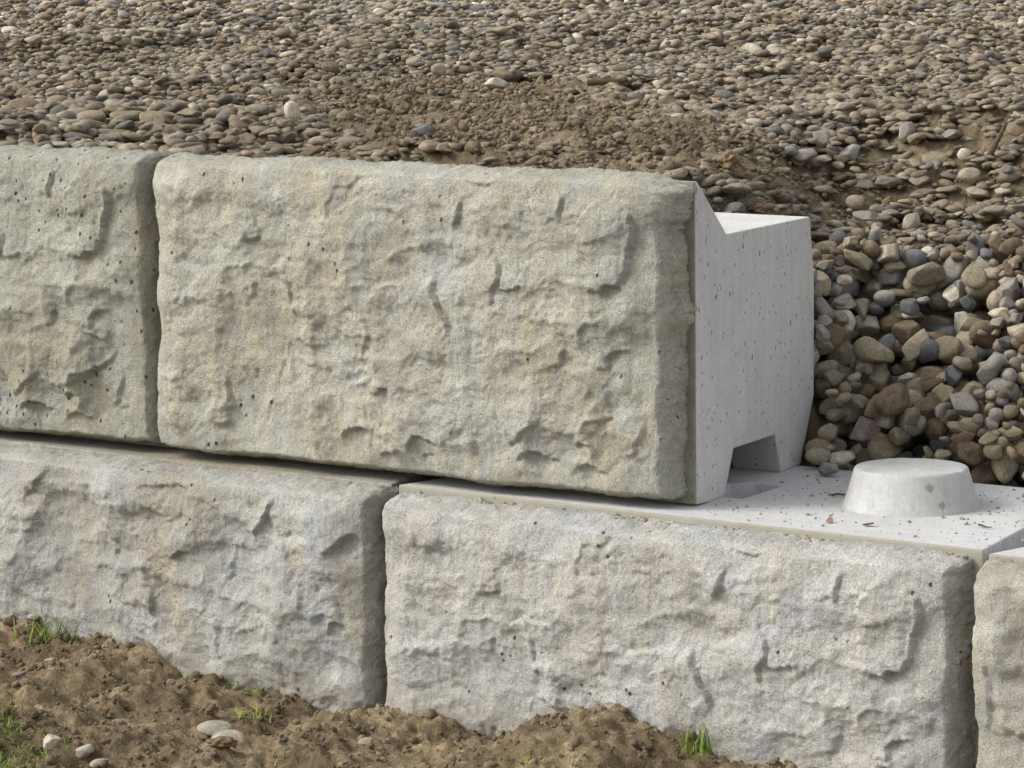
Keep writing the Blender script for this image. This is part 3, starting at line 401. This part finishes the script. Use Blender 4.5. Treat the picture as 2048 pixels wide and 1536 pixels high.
KIND = ['round', 'flat', 'angular', 'round', 'angular', 'angular', 'angular', 'angular', 'round', 'angular', 'flat', 'angular', 'clod', 'clod']
D1, D2, D3, D4 = ico(1), ico(2), ico(3), ico(4)
def octa():
    bm = bmesh.new(); v = [bm.verts.new(p) for p in ((1, 0, 0), (0, 1, 0), (-1, 0, 0), (0, -1, 0), (0, 0, 1), (0, 0, -1))]
    for a, b in ((0, 1), (1, 2), (2, 3), (3, 0)): bm.faces.new((v[a], v[b], v[4])); bm.faces.new((v[b], v[a], v[5]))
    bmesh.ops.subdivide_edges(bm, edges=bm.edges, cuts=1, use_grid_fill=True); bmesh.ops.triangulate(bm, faces=bm.faces); bm.verts.index_update()
    p = np.array([x.co for x in bm.verts]); f = np.array([[q.index for q in x.verts] for x in bm.faces]); bm.free(); return p/np.linalg.norm(p, axis=1)[:, None], f
D0 = octa()
PROTO = {sub: [(stone_shape(D[0], k, i), D[1]) for i, k in enumerate(KIND)] for sub, D in ((0, D0), (1, D1), (2, D2), (3, D3), (4, D4))}
HERO_MESH = []
for i, k in enumerate(KIND):
    me = mesh_np('pebble_'+k, PROTO[4][i][0], PROTO[4][i][1]); me.materials.append(M_STONE); HERO_MESH.append(me)
PAL = {'tan': (0.28, 0.237, 0.174), 'brown': (0.165, 0.125, 0.083), 'grey': (0.265, 0.25, 0.222), 'slate': (0.121, 0.129, 0.136), 'pale': (0.483, 0.434, 0.347), 'olive': (0.270, 0.231, 0.156),
       'pink': (0.40, 0.30, 0.225), 'purple': (0.234, 0.189, 0.170), 'cream': (0.40, 0.365, 0.29), 'rust': (0.312, 0.168, 0.088), 'mud': (0.213, 0.147, 0.082)}
PN = ['tan', 'brown', 'grey', 'slate', 'pale', 'olive', 'pink', 'purple']; PP = np.array([0.25, 0.21, 0.17, 0.09, 0.075, 0.17, 0.02, 0.045])
def rot_mats(yaw, tx, ty):
    cz, sz, cx, sx, cy, sy = np.cos(yaw), np.sin(yaw), np.cos(tx), np.sin(tx), np.cos(ty), np.sin(ty); o = np.zeros(len(yaw)); l = o+1
    Rz = np.stack([np.stack([cz, -sz, o], -1), np.stack([sz, cz, o], -1), np.stack([o, o, l], -1)], -2)
    Rx = np.stack([np.stack([l, o, o], -1), np.stack([o, cx, -sx], -1), np.stack([o, sx, cx], -1)], -2)
    Ry = np.stack([np.stack([cy, o, sy], -1), np.stack([o, l, o], -1), np.stack([-sy, o, cy], -1)], -2)
    return Rz@Rx@Ry
# candidates over the part of the bank the camera sees
cand = []
def strip(d0, d1, dens, big):
    a0, a1 = math.radians(-9.4)+YAW, math.radians(9.4)+YAW
    n = int((d1**2-d0**2)*0.5*(a1-a0)*dens); d = np.sqrt(rng.uniform(d0**2, d1**2, n)); a = rng.uniform(a0, a1, n)
    r = np.clip(rng.lognormal(math.log(0.0166*big), 0.42, n), 0.0055, 0.024*max(1, big))
    return np.stack([CAM[0]+np.sin(a)*d, CAM[1]+np.cos(a)*d, r, d], -1)
cand = np.concatenate([strip(4.75, 6.4, 4900, 0.64), strip(4.75, 5.7, 1500, 0.42), strip(6.4, 8.0, 3900, 0.63), strip(8.0, 10.5, 2500, 0.73), strip(10.5, 14.2, 1350, 0.92)])
x, y, r, d = cand.T
# nothing inside the blocks or over their bare tops
ok = (y > 0.135+0.0*x) & ((x < -0.46) | (y > 0.478) | ((x > -0.066) & (y > 0.398)) | ((x > -0.13) & (y > 0.458)))
zb = bank_z(x, y)
heap = (zb < 0.195) & (y > 0.3)
mud = mud_mask(x, y); mc = np.mean(MUD[0], 0); dil = [tuple(mc+(np.array(q)-mc)*1.45) for q in MUD[0]]
semi = in_poly(x+0.12*tile(x, y, 1.3, 23), y+0.2*tile(x, y, 1.3, 24), dil) | (tile(x, y, 2.6, 25, 3.0) > 1.1)
ok &= ~mud | (rng.uniform(size=len(x)) < 0.30)
ok &= ~semi | mud | heap | (rng.uniform(size=len(x)) < 0.6)
heap_c = heap & ok
r = np.where((y < 1.0) & (x < -0.75) & ~mud, np.clip(r*1.4, 0.008, 0.024), r)
r = np.where(heap_c, np.clip(r*1.52, 0.0085, 0.026), r)
keep = ok
x, y, r, d, zb, heap, mud, semi = (q[keep] for q in (x, y, r, d, zb, heap, mud, semi)); N = len(x)
kind = rng.integers(0, 12, N); kind = np.where(heap & (rng.uniform(size=N) < 0.4), rng.choice([2, 4, 5, 6, 7, 9, 11], N), kind)
fl = np.array([{'round': 0.78, 'flat': 0.46, 'angular': 0.70, 'clod': 0.75}[k] for k in KIND])[kind]*rng.uniform(0.85, 1.18, N)
fl = np.where(heap, np.clip(fl*1.1, 0.4, 0.95), fl*np.where(mud, 0.62, 0.72))
ax = r*rng.uniform(1.0, 1.42, N); ay = r*rng.uniform(0.82, 1.05, N); az = r*fl
yaw = rng.uniform(0, 6.283, N); tilt = np.where(heap, 0.42, 0.17); tx, ty = rng.normal(0, 1, N)*tilt, rng.normal(0, 1, N)*tilt
# drop them one by one on a height grid
CS = 0.009; X0, Y0 = x.min()-0.1, y.min()-0.1; nx_, ny_ = int((x.max()-X0+0.1)/CS)+2, int((y.max()-Y0+0.1)/CS)+2
HY, HX = np.meshgrid(Y0+np.arange(ny_)*CS, X0+np.arange(nx_)*CS, indexing='ij')
lo_d = np.hypot(HX-CAM[0], HY-CAM[1]); vis_cell = (lo_d < 14.4)
hm = np.full(HX.shape, 0.4, np.float32); idx = vis_cell & (np.abs(np.arctan2(HX-CAM[0], HY-CAM[1])-YAW) < math.radians(10.5)); hm[idx] = bank_z(HX[idx], HY[idx])
heights = {}
KC = 5
oy, ox = np.mgrid[-KC:KC+1, -KC:KC+1]; OX, OY = ox*CS, oy*CS
def footprint(i, cx, cy):
    c, s = math.cos(yaw[i]), math.sin(yaw[i]); gi, gj = int(round((cx-X0)/CS)), int(round((cy-Y0)/CS))
    ddx, ddy = X0+gi*CS-cx+OX, Y0+gj*CS-cy+OY
    q = ((ddx*c+ddy*s)/ax[i])**2+((-ddx*s+ddy*c)/ay[i])**2; return gi, gj, q
z = np.zeros(N); order = np.argsort(-r*rng.uniform(0.6, 1.4, N))
for i in order:
    best = None
    for t_ in range(3 if heap[i] else (2 if d[i] < 8 else 1)):
        cx, cy = (x[i], y[i]) if t_ == 0 else (x[i]+rng.normal()*0.022, y[i]+rng.normal()*0.022)
        gi, gj, q = footprint(i, cx, cy)
        if gi < KC or gj < KC or gi >= nx_-KC-1 or gj >= ny_-KC-1: continue
        m = q < 1; 
        if not m.any(): m = q <= q.min()
        bot = az[i]*np.sqrt(np.clip(1-q, 0, 1)); zc = np.quantile(hm[gj-KC:gj+KC+1, gi-KC:gi+KC+1][m]+bot[m]*0.9, 0.72)
        if best is None or zc < best[0]: best = (zc, cx, cy)
    if best is None: z[i] = -9; continue
    zc, x[i], y[i] = best; base_ = float(bank_z(np.array([x[i]]), np.array([y[i]]))[0]) if False else None
    zc -= az[i]*((0.7 if i % 7 == 0 else 1.5) if mud[i] else (0.25 if heap[i] else (1.1 if semi[i] else 0.55))); z[i] = zc
    gi, gj, q = footprint(i, x[i], y[i]); m = q < 1; w = hm[gj-KC:gj+KC+1, gi-KC:gi+KC+1]; topz = zc+az[i]*np.sqrt(np.clip(1-q, 0, 1)); w[m] = np.maximum(w[m], topz[m])
# stones stacked too high on the plain would float: drop them
g0 = bank_z(x, y); keep = (z > -1) & ((z-g0) < np.where(heap, 0.15, 0.030)+0.3*r)
keep &= ~((y < 0.474) & (x > -0.46) & ~((x > -0.062) & (y > 0.395)) & ~((x > -0.13) & (y > 0.454)))
# the named stones of the photograph come last and push away what they would cut
named = []
for sx, sy, hw, hh, colr, shp, lab in STONES:
    gi, gj = int(round((sx-X0)/CS)), int(round((sy-Y0)/CS)); g = bank_z(np.array([sx]), np.array([sy]))[0]; lift = 0.035 if g < 0.2 else 0.0
    near = np.hypot(x-sx, y-sy) < (hw*0.55+r*0.2)
    hit_ = keep & near
    if 0.36 < sy < 0.465 and sx > -0.09: g, lift = 0.0, 0.0
   
    zz = g+hh*(0.72 if lift == 0 else 0.4)+lift+(0.007 if lift == 0 else 0)
    keep &= ~(near & (z+az > zz-hh*0.75))
    named.append((sx, sy, zz, hw, hh, colr, shp, lab))
x, y, z, r, d, kind, ax, ay, az, yaw, tx, ty, heap, mud, semi = (q[keep] for q in (x, y, z, r, d, kind, ax, ay, az, yaw, tx, ty, heap, mud, semi)); N = len(x)
ci = rng.choice(len(PN), N, p=PP/PP.sum())
colr = np.array([PAL[k] for k in PN])[ci]*rng.uniform(0.78, 1.22, N)[:, None]
patch_ = (0.5+0.5*np.tanh(1.5*tile(x, y, 3.1, 21, 3.2)))[:, None]; colr = np.where(heap, 1.0, 0.94)[:, None]*colr*(1-0.20*patch_*np.array((0.9, 1.0, 1.15)))
colr = colr*np.where(ci == 3, 1.0, 1.12)[:, None]
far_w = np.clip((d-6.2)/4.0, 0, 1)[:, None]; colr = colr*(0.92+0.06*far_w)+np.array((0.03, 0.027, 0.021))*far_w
dust = np.where(mud, 0.6, np.where(semi & ~heap, 0.5, np.where(heap, 0.05, 0.42*np.clip(1-(d-5.2)/6, 0, 1))))[:, None]; colr = colr*(1-dust)+np.array((0.205, 0.167, 0.115))*dust
# which of them show, and how large: a small depth buffer
ids = np.full((768, 1024), -1, np.int32); zbuf = np.full((768, 1024), 1e9, np.float32)
def hull_mask(pts):
    u, v, _ = project(np.array(pts)); c = np.array((u.mean(), v.mean())); o = np.argsort(np.arctan2(v-c[1], u-c[0])); jj, ii = np.mgrid[0:768, 0:1024]
    return in_poly(ii+0.5, jj+0.5, list(zip(u[o], v[o])))
for pts in ([(-2*W, -.05, 0), (0, 0, 0), (0, 0, .452), (-2*W, 0, .452)], [(0, 0, 0), (-.085, .43, 0), (-.085, .43, .358), (-.02, .11, .361), (0, 0, .44)],
            [(-2*W, -.14, 0), (1.5*W, -.14, 0), (1.5*W, -.14, -.4), (-2*W, -.14, -.4)], [(-.3, -.07, 0), (1.2, -.07, 0), (1.2, .38, 0), (-.3, .38, 0)]):
    zbuf[hull_mask(pts)] = 0.0
U_, V_, Zd = project(np.stack([x, y, z], -1)); npx = np.zeros(N, int)
for i in np.argsort(Zd):
    ru, rv = FPX/2*0.93*math.sqrt(ax[i]*ay[i])/Zd[i], FPX/2*(0.9*az[i]+0.2*r[i])/Zd[i]; u0, u1, v0, v1 = int(U_[i]-ru), int(U_[i]+ru)+2, int(V_[i]-rv), int(V_[i]+rv)+2
    if u1 < 1 or v1 < 1 or u0 > 1023 or v0 > 767: continue
    u0, v0 = max(u0, 0), max(v0, 0); w = zbuf[v0:v1, u0:u1]; jj, ii = np.mgrid[v0:v0+w.shape[0], u0:u0+w.shape[1]]
    m = (((ii+.5-U_[i])/ru)**2+((jj+.5-V_[i])/rv)**2 < 1) & (w > Zd[i]); w[m] = Zd[i]; ids[v0:v1, u0:u1][m] = i
cnt = np.bincount(ids[ids >= 0].ravel(), minlength=N)
NAMED_N = len(named)
hero = np.argsort(-cnt)[:max(0, 300-NAMED_N-2)]; hero_set = np.zeros(N, bool); hero_set[hero] = True
# pebbles that are objects of their own
def pebble(px, py, pz, sx, sy, sz, rz, rx, ry, proto, col, label, group):
    o = bpy.data.objects.new('pebble', HERO_MESH[proto]); COL.objects.link(o)
    o.matrix_world = Matrix.Translation((px, py, pz)) @ Matrix(rot_mats(np.array([rz]), np.array([rx]), np.array([ry]))[0].tolist()).to_4x4() @ Matrix.Diagonal((sx, sy, sz, 1))
    o.color = (*col, 1); return tag(o, label, 'stone', group)
GP = 'pebbles of the gravel bank behind the wall'
byk = {k: [i for i, q in enumerate(KIND) if q == k] for k in set(KIND)}
for n_, (sx, sy, sz, hw, hh, cn, shp, lab) in enumerate(named):
    c = np.array(PAL[cn])*random.uniform(1.0, 1.2); flat = 0.62 if shp == 'flat' else 1.0
    a_ = math.atan2(Rv[1], Rv[0])+random.uniform(-0.25, 0.25)
    pebble(sx, sy, sz, hw*1.05, hw*random.uniform(0.75, 0.95), hh*1.1, a_, random.uniform(-.12, .12), random.uniform(-.15, .15), random.choice(byk[shp]), c, lab, GP)
CNAME = {'tan': 'tan', 'brown': 'brown', 'grey': 'grey', 'slate': 'dark slate', 'pale': 'pale', 'olive': 'olive brown', 'pink': 'pinkish', 'purple': 'purple grey'}
def zone(i):
    px, py, pz = x[i], y[i], z[i]; u, v = U_[i], V_[i]
    if heap[i]:
        if pz > 0.17: return 'at the heap top'
        side = 'beside the end block' if px < -0.03 else ('behind the stud' if px < 0.13 else 'by the right edge')
        return ('low in the heap ' if pz < 0.08 else 'mid-heap ')+side
    if mud[i]: return 'on the bare mud behind the wall'
    if d[i] < 6.2 and px > -0.75 and py > 0.7: return 'on the broken bank at right' if pz > 0.3 else 'below the broken bank'
    if py < 0.75: return 'just behind the left block' if px < -1.1 else 'just behind the main block'
    return 'out on the gravel field'
lab = {}
rq = np.quantile(r[hero], (0.35, 0.7))
for i in hero:
    el = ax[i]/ay[i]; shp = {'round': 'rounded', 'flat': 'flat', 'angular': 'angular', 'clod': 'lumpy'}[KIND[kind[i]]]
    if shp == 'rounded' and el > 1.38: shp = 'long rounded'
    size = 'small' if r[i] < rq[0] else ('medium' if r[i] < rq[1] else 'large')
    lab.setdefault('%s %s %s pebble %s' % (size, CNAME[PN[ci[i]]], shp, zone(i)), []).append(i)
ORD = ['leftmost', 'second from left', 'third from left', 'fourth from left', 'fifth from left', 'sixth from left', 'seventh from left', 'eighth from left', 'ninth from left']
CNT = {2: 'two', 3: 'three', 4: 'four', 5: 'five', 6: 'six'}
for text, mem in lab.items():
    mem = sorted(mem, key=lambda i: U_[i]); n = len(mem)
    for k, i in enumerate(mem):
        t_ = text
        if 2 <= n <= 9: t_ = (('left' if k == 0 else 'right') + ' one of two: ' if n == 2 else ORD[k]+': ' if k < n-1 else 'rightmost: ')+text.replace(' pebble ', ' ', 1)
        pebble(x[i], y[i], z[i], ax[i], ay[i], az[i], yaw[i], tx[i], ty[i], kind[i], colr[i], t_, GP)
# the rest of the gravel: one mesh
rest = ~hero_set & ((cnt > 0) | (d < 5.6) | (rng.uniform(size=N) < 0.3))
Rm = rot_mats(yaw, tx, ty); VV, FF, CC, off = [], [], [], 0
for sub, sel in ((3, rest & (cnt > 110)), (2, rest & (cnt > 30) & (cnt <= 110)), (1, rest & (cnt <= 30) & (d < 9.0)), (0, rest & (cnt <= 30) & (d >= 9.0))):
    for p in range(12):
        ii = np.where(sel & (kind == p))[0]
        if not len(ii): continue
        v, f = PROTO[sub][p]; S = np.stack([ax[ii], ay[ii], az[ii]], -1)
        P = np.einsum('nij,nvj->nvi', Rm[ii], v[None]*S[:, None])+np.stack([x[ii], y[ii], z[ii]], -1)[:, None]
        VV.append(P.reshape(-1, 3)); FF.append((f[None]+(np.arange(len(ii))*len(v))[:, None, None]+off).reshape(-1, 3)); off += len(ii)*len(v)
        CC.append(np.repeat(np.c_[colr[ii], np.ones(len(ii))], len(v), 0))
gravel = link('gravel', mesh_np('gravel', np.concatenate(VV), np.concatenate(FF), True, np.concatenate(CC)), None, M_GRAVEL)
tag(gravel, 'brown and grey gravel spread over the bank behind the wall', 'gravel', None, 'stuff')

def scatter(name, P, size, mat, label, cat, seed, sub=1, flat=0.75):
    r_ = np.random.default_rng(seed); n = len(P); VV, FF, off = [], [], 0; pk = r_.integers(0, 14, n)
    R_ = rot_mats(r_.uniform(0, 6.28, n), r_.normal(0, .5, n), r_.normal(0, .5, n)); S = size[:, None]*np.stack([r_.uniform(.8, 1.4, n), r_.uniform(.7, 1.1, n), r_.uniform(.55, .95, n)*flat/0.75], -1)
    for p in range(14):
        ii = np.where(pk == p)[0]; v, f = PROTO[sub][p]
        if not len(ii): continue
        VV.append((np.einsum('nij,nvj->nvi', R_[ii], v[None]*S[ii][:, None])+P[ii][:, None]).reshape(-1, 3)); FF.append((f[None]+(np.arange(len(ii))*len(v))[:, None, None]+off).reshape(-1, 3)); off += len(ii)*len(v)
    o = link(name, mesh_np(name, np.concatenate(VV), np.concatenate(FF)), None, mat); return tag(o, label, cat, None, 'stuff')
# crumbs and clods on the muddy part of the bank
n = 26000; d_ = np.sqrt(rng.uniform(4.9**2, 7.6**2, n)); a_ = rng.uniform(-9.3, 9.3, n)*math.pi/180+YAW; px, py = CAM[0]+np.sin(a_)*d_, CAM[1]+np.cos(a_)*d_
m = (mud_mask(px, py) | (in_poly(px, py, dil) & (rng.uniform(size=n) < 0.5))) & ((py > 0.46) | ((px < -0.5) & (py > 0.15))); px, py = px[m], py[m]
scatter('soil_clods', np.stack([px, py, bank_z(px, py)+0.003], -1), np.clip(rng.lognormal(math.log(0.0036), 0.55, len(px)), 0.0015, 0.014), M_CRUMB, 'brown earth crumbs lying on the muddy patch behind the wall', 'soil crumbs', 5, 0)

# ------------------------------------------------------------------ soil in front of the wall
sl = np.array(SOIL_LINE)
def front_z(x, y):
    x = np.asarray(x, float); y = np.asarray(y, float); dist = np.clip(-0.135-y, 0, None)
    base = np.interp(x+0.25*dist, sl[:, 0], sl[:, 1]); w = np.exp(-(dist/0.20)**1.6)
    flat = -0.318-0.02*np.clip(dist-0.5, 0, 3)+0.012*tile(x, y, 0.9, 11, 3.0)
    return base*w+flat*(1-w)+0.0045*tile(x, y, 0.24, 12, 2.5)*(0.6+0.4*w)+0.005*tile(x, y, 0.8, 13, 2.6)
fx = np.concatenate([np.linspace(-4, -1.42, 14), np.arange(-1.40, 0.6, 0.006), np.linspace(0.62, 3, 12)])
fy = np.concatenate([np.linspace(-6, -1.0, 16), np.arange(-0.98, -0.06, 0.006), [-0.05]])
FXX, FYY = np.meshgrid(fx, fy)
fs = link('soil_in_front', mesh_np('soil_in_front', np.stack([FXX, FYY, front_z(FXX, FYY)], -1).reshape(-1, 3), grid_faces(*FXX.shape)), None, M_SOIL_F); tag(fs, kind='structure')
n = 15000; px = rng.uniform(-1.35, 0.4, n); py = rng.uniform(-0.85, -0.12, n); dn = tile(px, py, 0.5, 14); m = dn > rng.normal(0.15, 0.7, n); px, py = px[m], py[m]
scatter('soil_crumbs', np.stack([px, py, front_z(px, py)+0.001], -1), np.clip(rng.lognormal(math.log(0.0023), 0.6, len(px)), 0.001, 0.012), M_CRUMB, 'dark earth crumbs strewn over the soil in front of the wall', 'soil crumbs', 6, 0)
GF = 'stones in the soil in front of the wall'
for sx, sy, hw, hh, cn, shp, lb in FRONT_STONES:
    g = float(front_z(sx, sy)); c = np.array(PAL[cn])*random.uniform(0.75, 0.92)
    o = pebble(sx, sy, g+hh*0.45, hw, hw*0.8, max(hh, hw*0.42), math.atan2(Rv[1], Rv[0])+random.uniform(-.3, .3), random.uniform(-.15, .15), random.uniform(-.2, .2), random.choice(byk['round' if shp == 'flat' else shp]), c, lb, GF)
    o.name = 'stone' if shp != 'clod' else 'earth_clod'; 
    if shp == 'clod': o['category'] = 'earth clod'

# ------------------------------------------------------------------ grass
def blades(spec, seed, base=(0, 0)):
    """spec: list of (x, y, length, lean, width); curved tapering blades on the soil"""
    r_ = random.Random(seed); V, F = [], []
    for bx_, by_, L, lean, wd in spec:
        a = r_.uniform(0, 6.283); dx, dy = math.cos(a), math.sin(a); sxn, syn = -dy, dx; bz = float(front_z(bx_, by_))-0.004; k0 = len(V); n = 5
        for i in range(n+1):
            t = i/n; bend = lean*t*t; w = wd*(1-t)**0.7*0.5 if i < n else 0.0002; zz = L*(t-0.35*lean*t*t); rr = L*bend*0.9
            V.append((bx_-base[0]+dx*rr+sxn*w, by_-base[1]+dy*rr+syn*w, bz+zz)); V.append((bx_-base[0]+dx*rr-sxn*w, by_-base[1]+dy*rr-syn*w, bz+zz+w*0.5))
        for i in range(n): F.append((k0+2*i, k0+2*i+1, k0+2*i+3, k0+2*i+2))
    return mesh_np('grass', V, F)
def tuft(name, cx, cy, n, spread, L, label, cat, seed, mat=M_GRASS, lean=0.9, group=None, wd=0.0028, sx=1.0):
    r_ = random.Random(seed); sp = [(cx+r_.gauss(0, spread)*sx, cy+r_.gauss(0, spread), L*r_.uniform(0.45, 1.1), lean*r_.uniform(0.3, 1.3), wd*r_.uniform(0.7, 1.2)) for _ in range(n)]
    o = link(name, blades(sp, seed, (cx, cy)), None, mat); o.location = (cx, cy, 0); return tag(o, label, cat, group)
GG = 'grass tufts on the soil'
tuft('grass_tuft', -1.068, -0.165, 46, 0.014, 0.050, 'green grass tuft on top of the left mound against the wall', 'grass tuft', 1, group=GG, sx=2.0)
tuft('dry_grass_tuft', -1.075, -0.175, 20, 0.016, 0.028, 'yellowed grass at the foot of the green tuft on the mound', 'grass tuft', 2, M_GRASS_Y, 1.2, GG)
tuft('grass_tuft', 0.106, -0.165, 34, 0.011, 0.052, 'bright green tuft against the lower right block beside the soil mound', 'grass tuft', 3, M_GRASS, 0.8, GG, 0.0036)
tuft('grass_sprout', -0.711, -0.15, 4, 0.004, 0.030, 'thin green blades sprouting at the wall foot, left of the small weed', 'grass tuft', 4, M_GRASS, 0.5, GG, 0.005)
tuft('grass_sprout', -0.789, -0.155, 3, 0.004, 0.030, 'lone blades at the foot of the left mound by the wall', 'grass tuft', 41, M_GRASS, 0.5, GG, 0.004)
tuft('weed_sprout', -0.650, -0.15, 9, 0.010, 0.016, 'small round-leaved weed at the wall foot', 'weed', 5, M_GRASS, 1.0, None, 0.008)
tuft('weed_tuft', -0.590, -0.237, 70, 0.015, 0.026, 'flat yellow-green weed tuft on the low soil ridge', 'weed', 6, M_GRASS_Y, 1.6, None, 0.003)
tuft('grass_sprout', -0.327, -0.20, 6, 0.006, 0.030, 'thin yellow-green blades below the lower joint', 'grass tuft', 7, M_GRASS_Y, 0.6, GG)
tuft('grass_sprout', -0.354, -0.449, 14, 0.014, 0.022, 'low grass sprout at the bottom middle of the soil', 'grass tuft', 8, M_GRASS_Y, 1.0, GG)
tuft('grass_sprout', -0.037, -0.333, 22, 0.022, 0.022, 'small green grass at the bottom, left of the right mound', 'grass tuft', 9, M_GRASS, 1.2, GG)
tuft('weed_leaf', -0.561, -0.598, 8, 0.007, 0.018, 'bright green broad-leaved weed at the bottom edge by the grass patch', 'weed', 10, M_GRASS, 1.2, None, 0.012)
tuft('dry_grass_tuft', -0.802, -0.508, 24, 0.012, 0.036, 'upright yellow-green grass at the left picture edge', 'grass tuft', 12, M_GRASS_Y, 0.6, GG)
r_ = random.Random(77); sp = []
for _ in range(380):
    u = r_.gauss(0, 0.055); v = r_.gauss(0, 0.05); sp.append((-0.715+u-0.3*v, -0.60+v, r_.uniform(0.008, 0.026), r_.uniform(0.6, 1.8), 0.0026))
gp = link('grass_patch', blades(sp, 78), None, M_GRASS); tag(gp, 'green grass patch growing at the lower left corner', 'grass', None, 'stuff')

# ------------------------------------------------------------------ litter on the block and the bank
n = 420; px = rng.uniform(-0.02, 0.62, n); py = rng.uniform(-0.05, 0.36, n); m = (np.hypot(px-.234, py-.172) > 0.1) & (px > -0.2*py+0.015); m &= ~((px < 0.02) & (py > 0.085) & (py < 0.23)); px, py = px[m], py[m]
scatter('block_grit', np.stack([px, py, np.full(len(px), 0.0008)], -1), np.clip(rng.lognormal(math.log(0.0012), 0.5, len(px)), 0.0006, 0.0040), M_CRUMB, 'fine brown grit scattered on the bare top of the lower block', 'grit', 9, 1, 0.6)
M_GRIT = plain('pale grit', (0.36, 0.33, 0.28), (0.22, 0.18, 0.13), 200)
n = 420; px = rng.uniform(-0.46, 0.46, n); py = -SET-0.002-np.abs(rng.normal(0, 0.006, n)); m = tile(px, px*0, 0.5, 41) > rng.normal(0.2, 0.7, n); px, py = px[m], py[m]
scatter('lip_crumbs', np.stack([px, py, np.full(len(px), -0.0095)], -1), np.clip(rng.lognormal(math.log(0.0022), 0.5, len(px)), 0.001, 0.006), M_GRIT, 'broken concrete crumbs along the front lip of the lower block', 'concrete crumbs', 10, 1, 0.7)
bpy.data.objects['block_grit'].data.materials.clear(); bpy.data.objects['block_grit'].data.materials.append(M_GRIT2)
pebble(0.010, 0.318, 0.010, 0.0165, 0.013, 0.013, 0.4, .1, .3, 4, PAL['grey'], 'grey angular stone lying loose on the block top, left of the stud', None)
def leaf(name, x_, y_, z_, L, mat, label, cat, seed):
    r_ = random.Random(seed); V, F = [], []; n = 6
    for i in range(n+1):
        t = i/n; w = L*0.34*math.sin(math.pi*min(1, t*0.94+0.03))**0.8
        for k in (-1, 0, 1): V.append((L*(t-0.5), k*w*r_.uniform(.85, 1.1), 0.10*L*math.sin(3*t+seed)*(1 if k else 0.4)+abs(k)*0.16*L*t))
    for i in range(n):
        for k in range(2): a = i*3+k; F.append((a, a+1, a+4, a+3))
    me = mesh_np(name, V, F); o = link(name, me, None, mat); o.location = (x_, y_, z_); o.rotation_euler = (0.2, -0.1, r_.uniform(0, 3)); return tag(o, label, cat)
leaf('dead_leaf', 0.269, 0.001, 0.003, 0.016, M_LEAF, 'curled red-brown leaf scrap on the block top in front of the stud', 'leaf', 3)
leaf('dead_leaf', 0.214, -0.004, 0.003, 0.015, plain('pinkish leaf', (0.34, 0.22, 0.16), (0.26, 0.16, 0.11)), 'pale pinkish leaf scrap on the block top, left of the red-brown one', 'leaf', 4)
def tube(name, pts, rad, mat, label, cat, ribs=0):
    P = [Vector(p) for p in pts]; V, F = [], []; n = 10; m = len(P)
    for i, p in enumerate(P):
        tdir = (P[min(i+1, m-1)]-P[max(i-1, 0)]).normalized(); a = tdir.cross(Vector((0, 0, 1))).normalized(); b = a.cross(tdir)
        rr = rad*(1+(0.14 if ribs and i % 2 else 0)) if ribs else rad*(0.7+0.3*math.sin(1+i*0.9))*(1-0.5*i/m)
        for k in range(n): c = p+a*(rr*math.cos(6.2832*k/n))+b*(rr*math.sin(6.2832*k/n)); V.append(c-P[0])
    for i in range(m-1):
        for k in range(n): F.append((i*n+k, i*n+(k+1) % n, (i+1)*n+(k+1) % n, (i+1)*n+k))
    c0 = len(V); V += [Vector((0, 0, 0)), P[-1]-P[0]]
    for k in range(n): F.append((k, c0, c0, (k+1) % n)); F.append(((m-1)*n+k, (m-1)*n+(k+1) % n, c0+1, c0+1))
    bmx = bmesh.new(); vs = [bmx.verts.new(v) for v in V]
    for f in F:
        q = list(dict.fromkeys(f))
        try: bmx.faces.new([vs[k] for k in q])
        except ValueError: pass
    me = bpy.data.meshes.new(name); bmx.to_mesh(me); bmx.free(); me.polygons.foreach_set('use_smooth', [True]*len(me.polygons))
    o = link(name, me, None, mat); o.location = P[0]; return tag(o, label, cat)
tube('twig', [(0.392, 0.075, 0.003), (0.400, 0.068, 0.004), (0.408, 0.066, 0.003), (0.416, 0.066, 0.003)], 0.0016, M_TWIG, 'thin dark twig on the block top near the right joint', 'twig')
tube('twig', [(0.106, 0.176, 0.002), (0.114, 0.179, 0.004), (0.122, 0.186, 0.003), (0.130, 0.190, 0.003)], 0.0019, M_TWIG, 'dark bark twig on the block top, left of the stud', 'twig')
hz = float(bank_z(np.array([-1.459]), np.array([1.86]))[0])+0.016
tube('corrugated_hose', [(-1.459+Rv[0]*t, 1.86+Rv[1]*t, hz+0.0015*math.sin(30*t)) for t in np.linspace(-0.034, 0.034, 24)], 0.0062, plain('brown rubber', (0.10, 0.075, 0.042), (0.07, 0.05, 0.03)), 'brown ribbed piece of hose on the gravel behind the mud', 'hose', 1)
for (lx, ly), s_, lb in (((-1.606, 2.583), 3, 'tiny orange leaf far out on the gravel'), ((-0.812, 1.288), 5, 'tiny orange leaf at the rear edge of the mud patch')):
    leaf('orange_leaf', lx, ly, float(bank_z(np.array([lx]), np.array([ly]))[0])+0.026, 0.016, M_LEAF_O, lb, 'leaf', s_)
sz0 = float(bank_z(np.array([-0.308]), np.array([1.396]))[0])
tube('wood_stick', [(-0.318, 1.37, sz0-0.01), (-0.312, 1.38, sz0+0.015), (-0.305, 1.39, sz0+0.035), (-0.296, 1.40, sz0+0.06)], 0.007, plain('wet wood', (0.12, 0.088, 0.06), (0.07, 0.052, 0.037)), 'short dark brown wood stub sticking up from the gravel bank at right', 'wood')
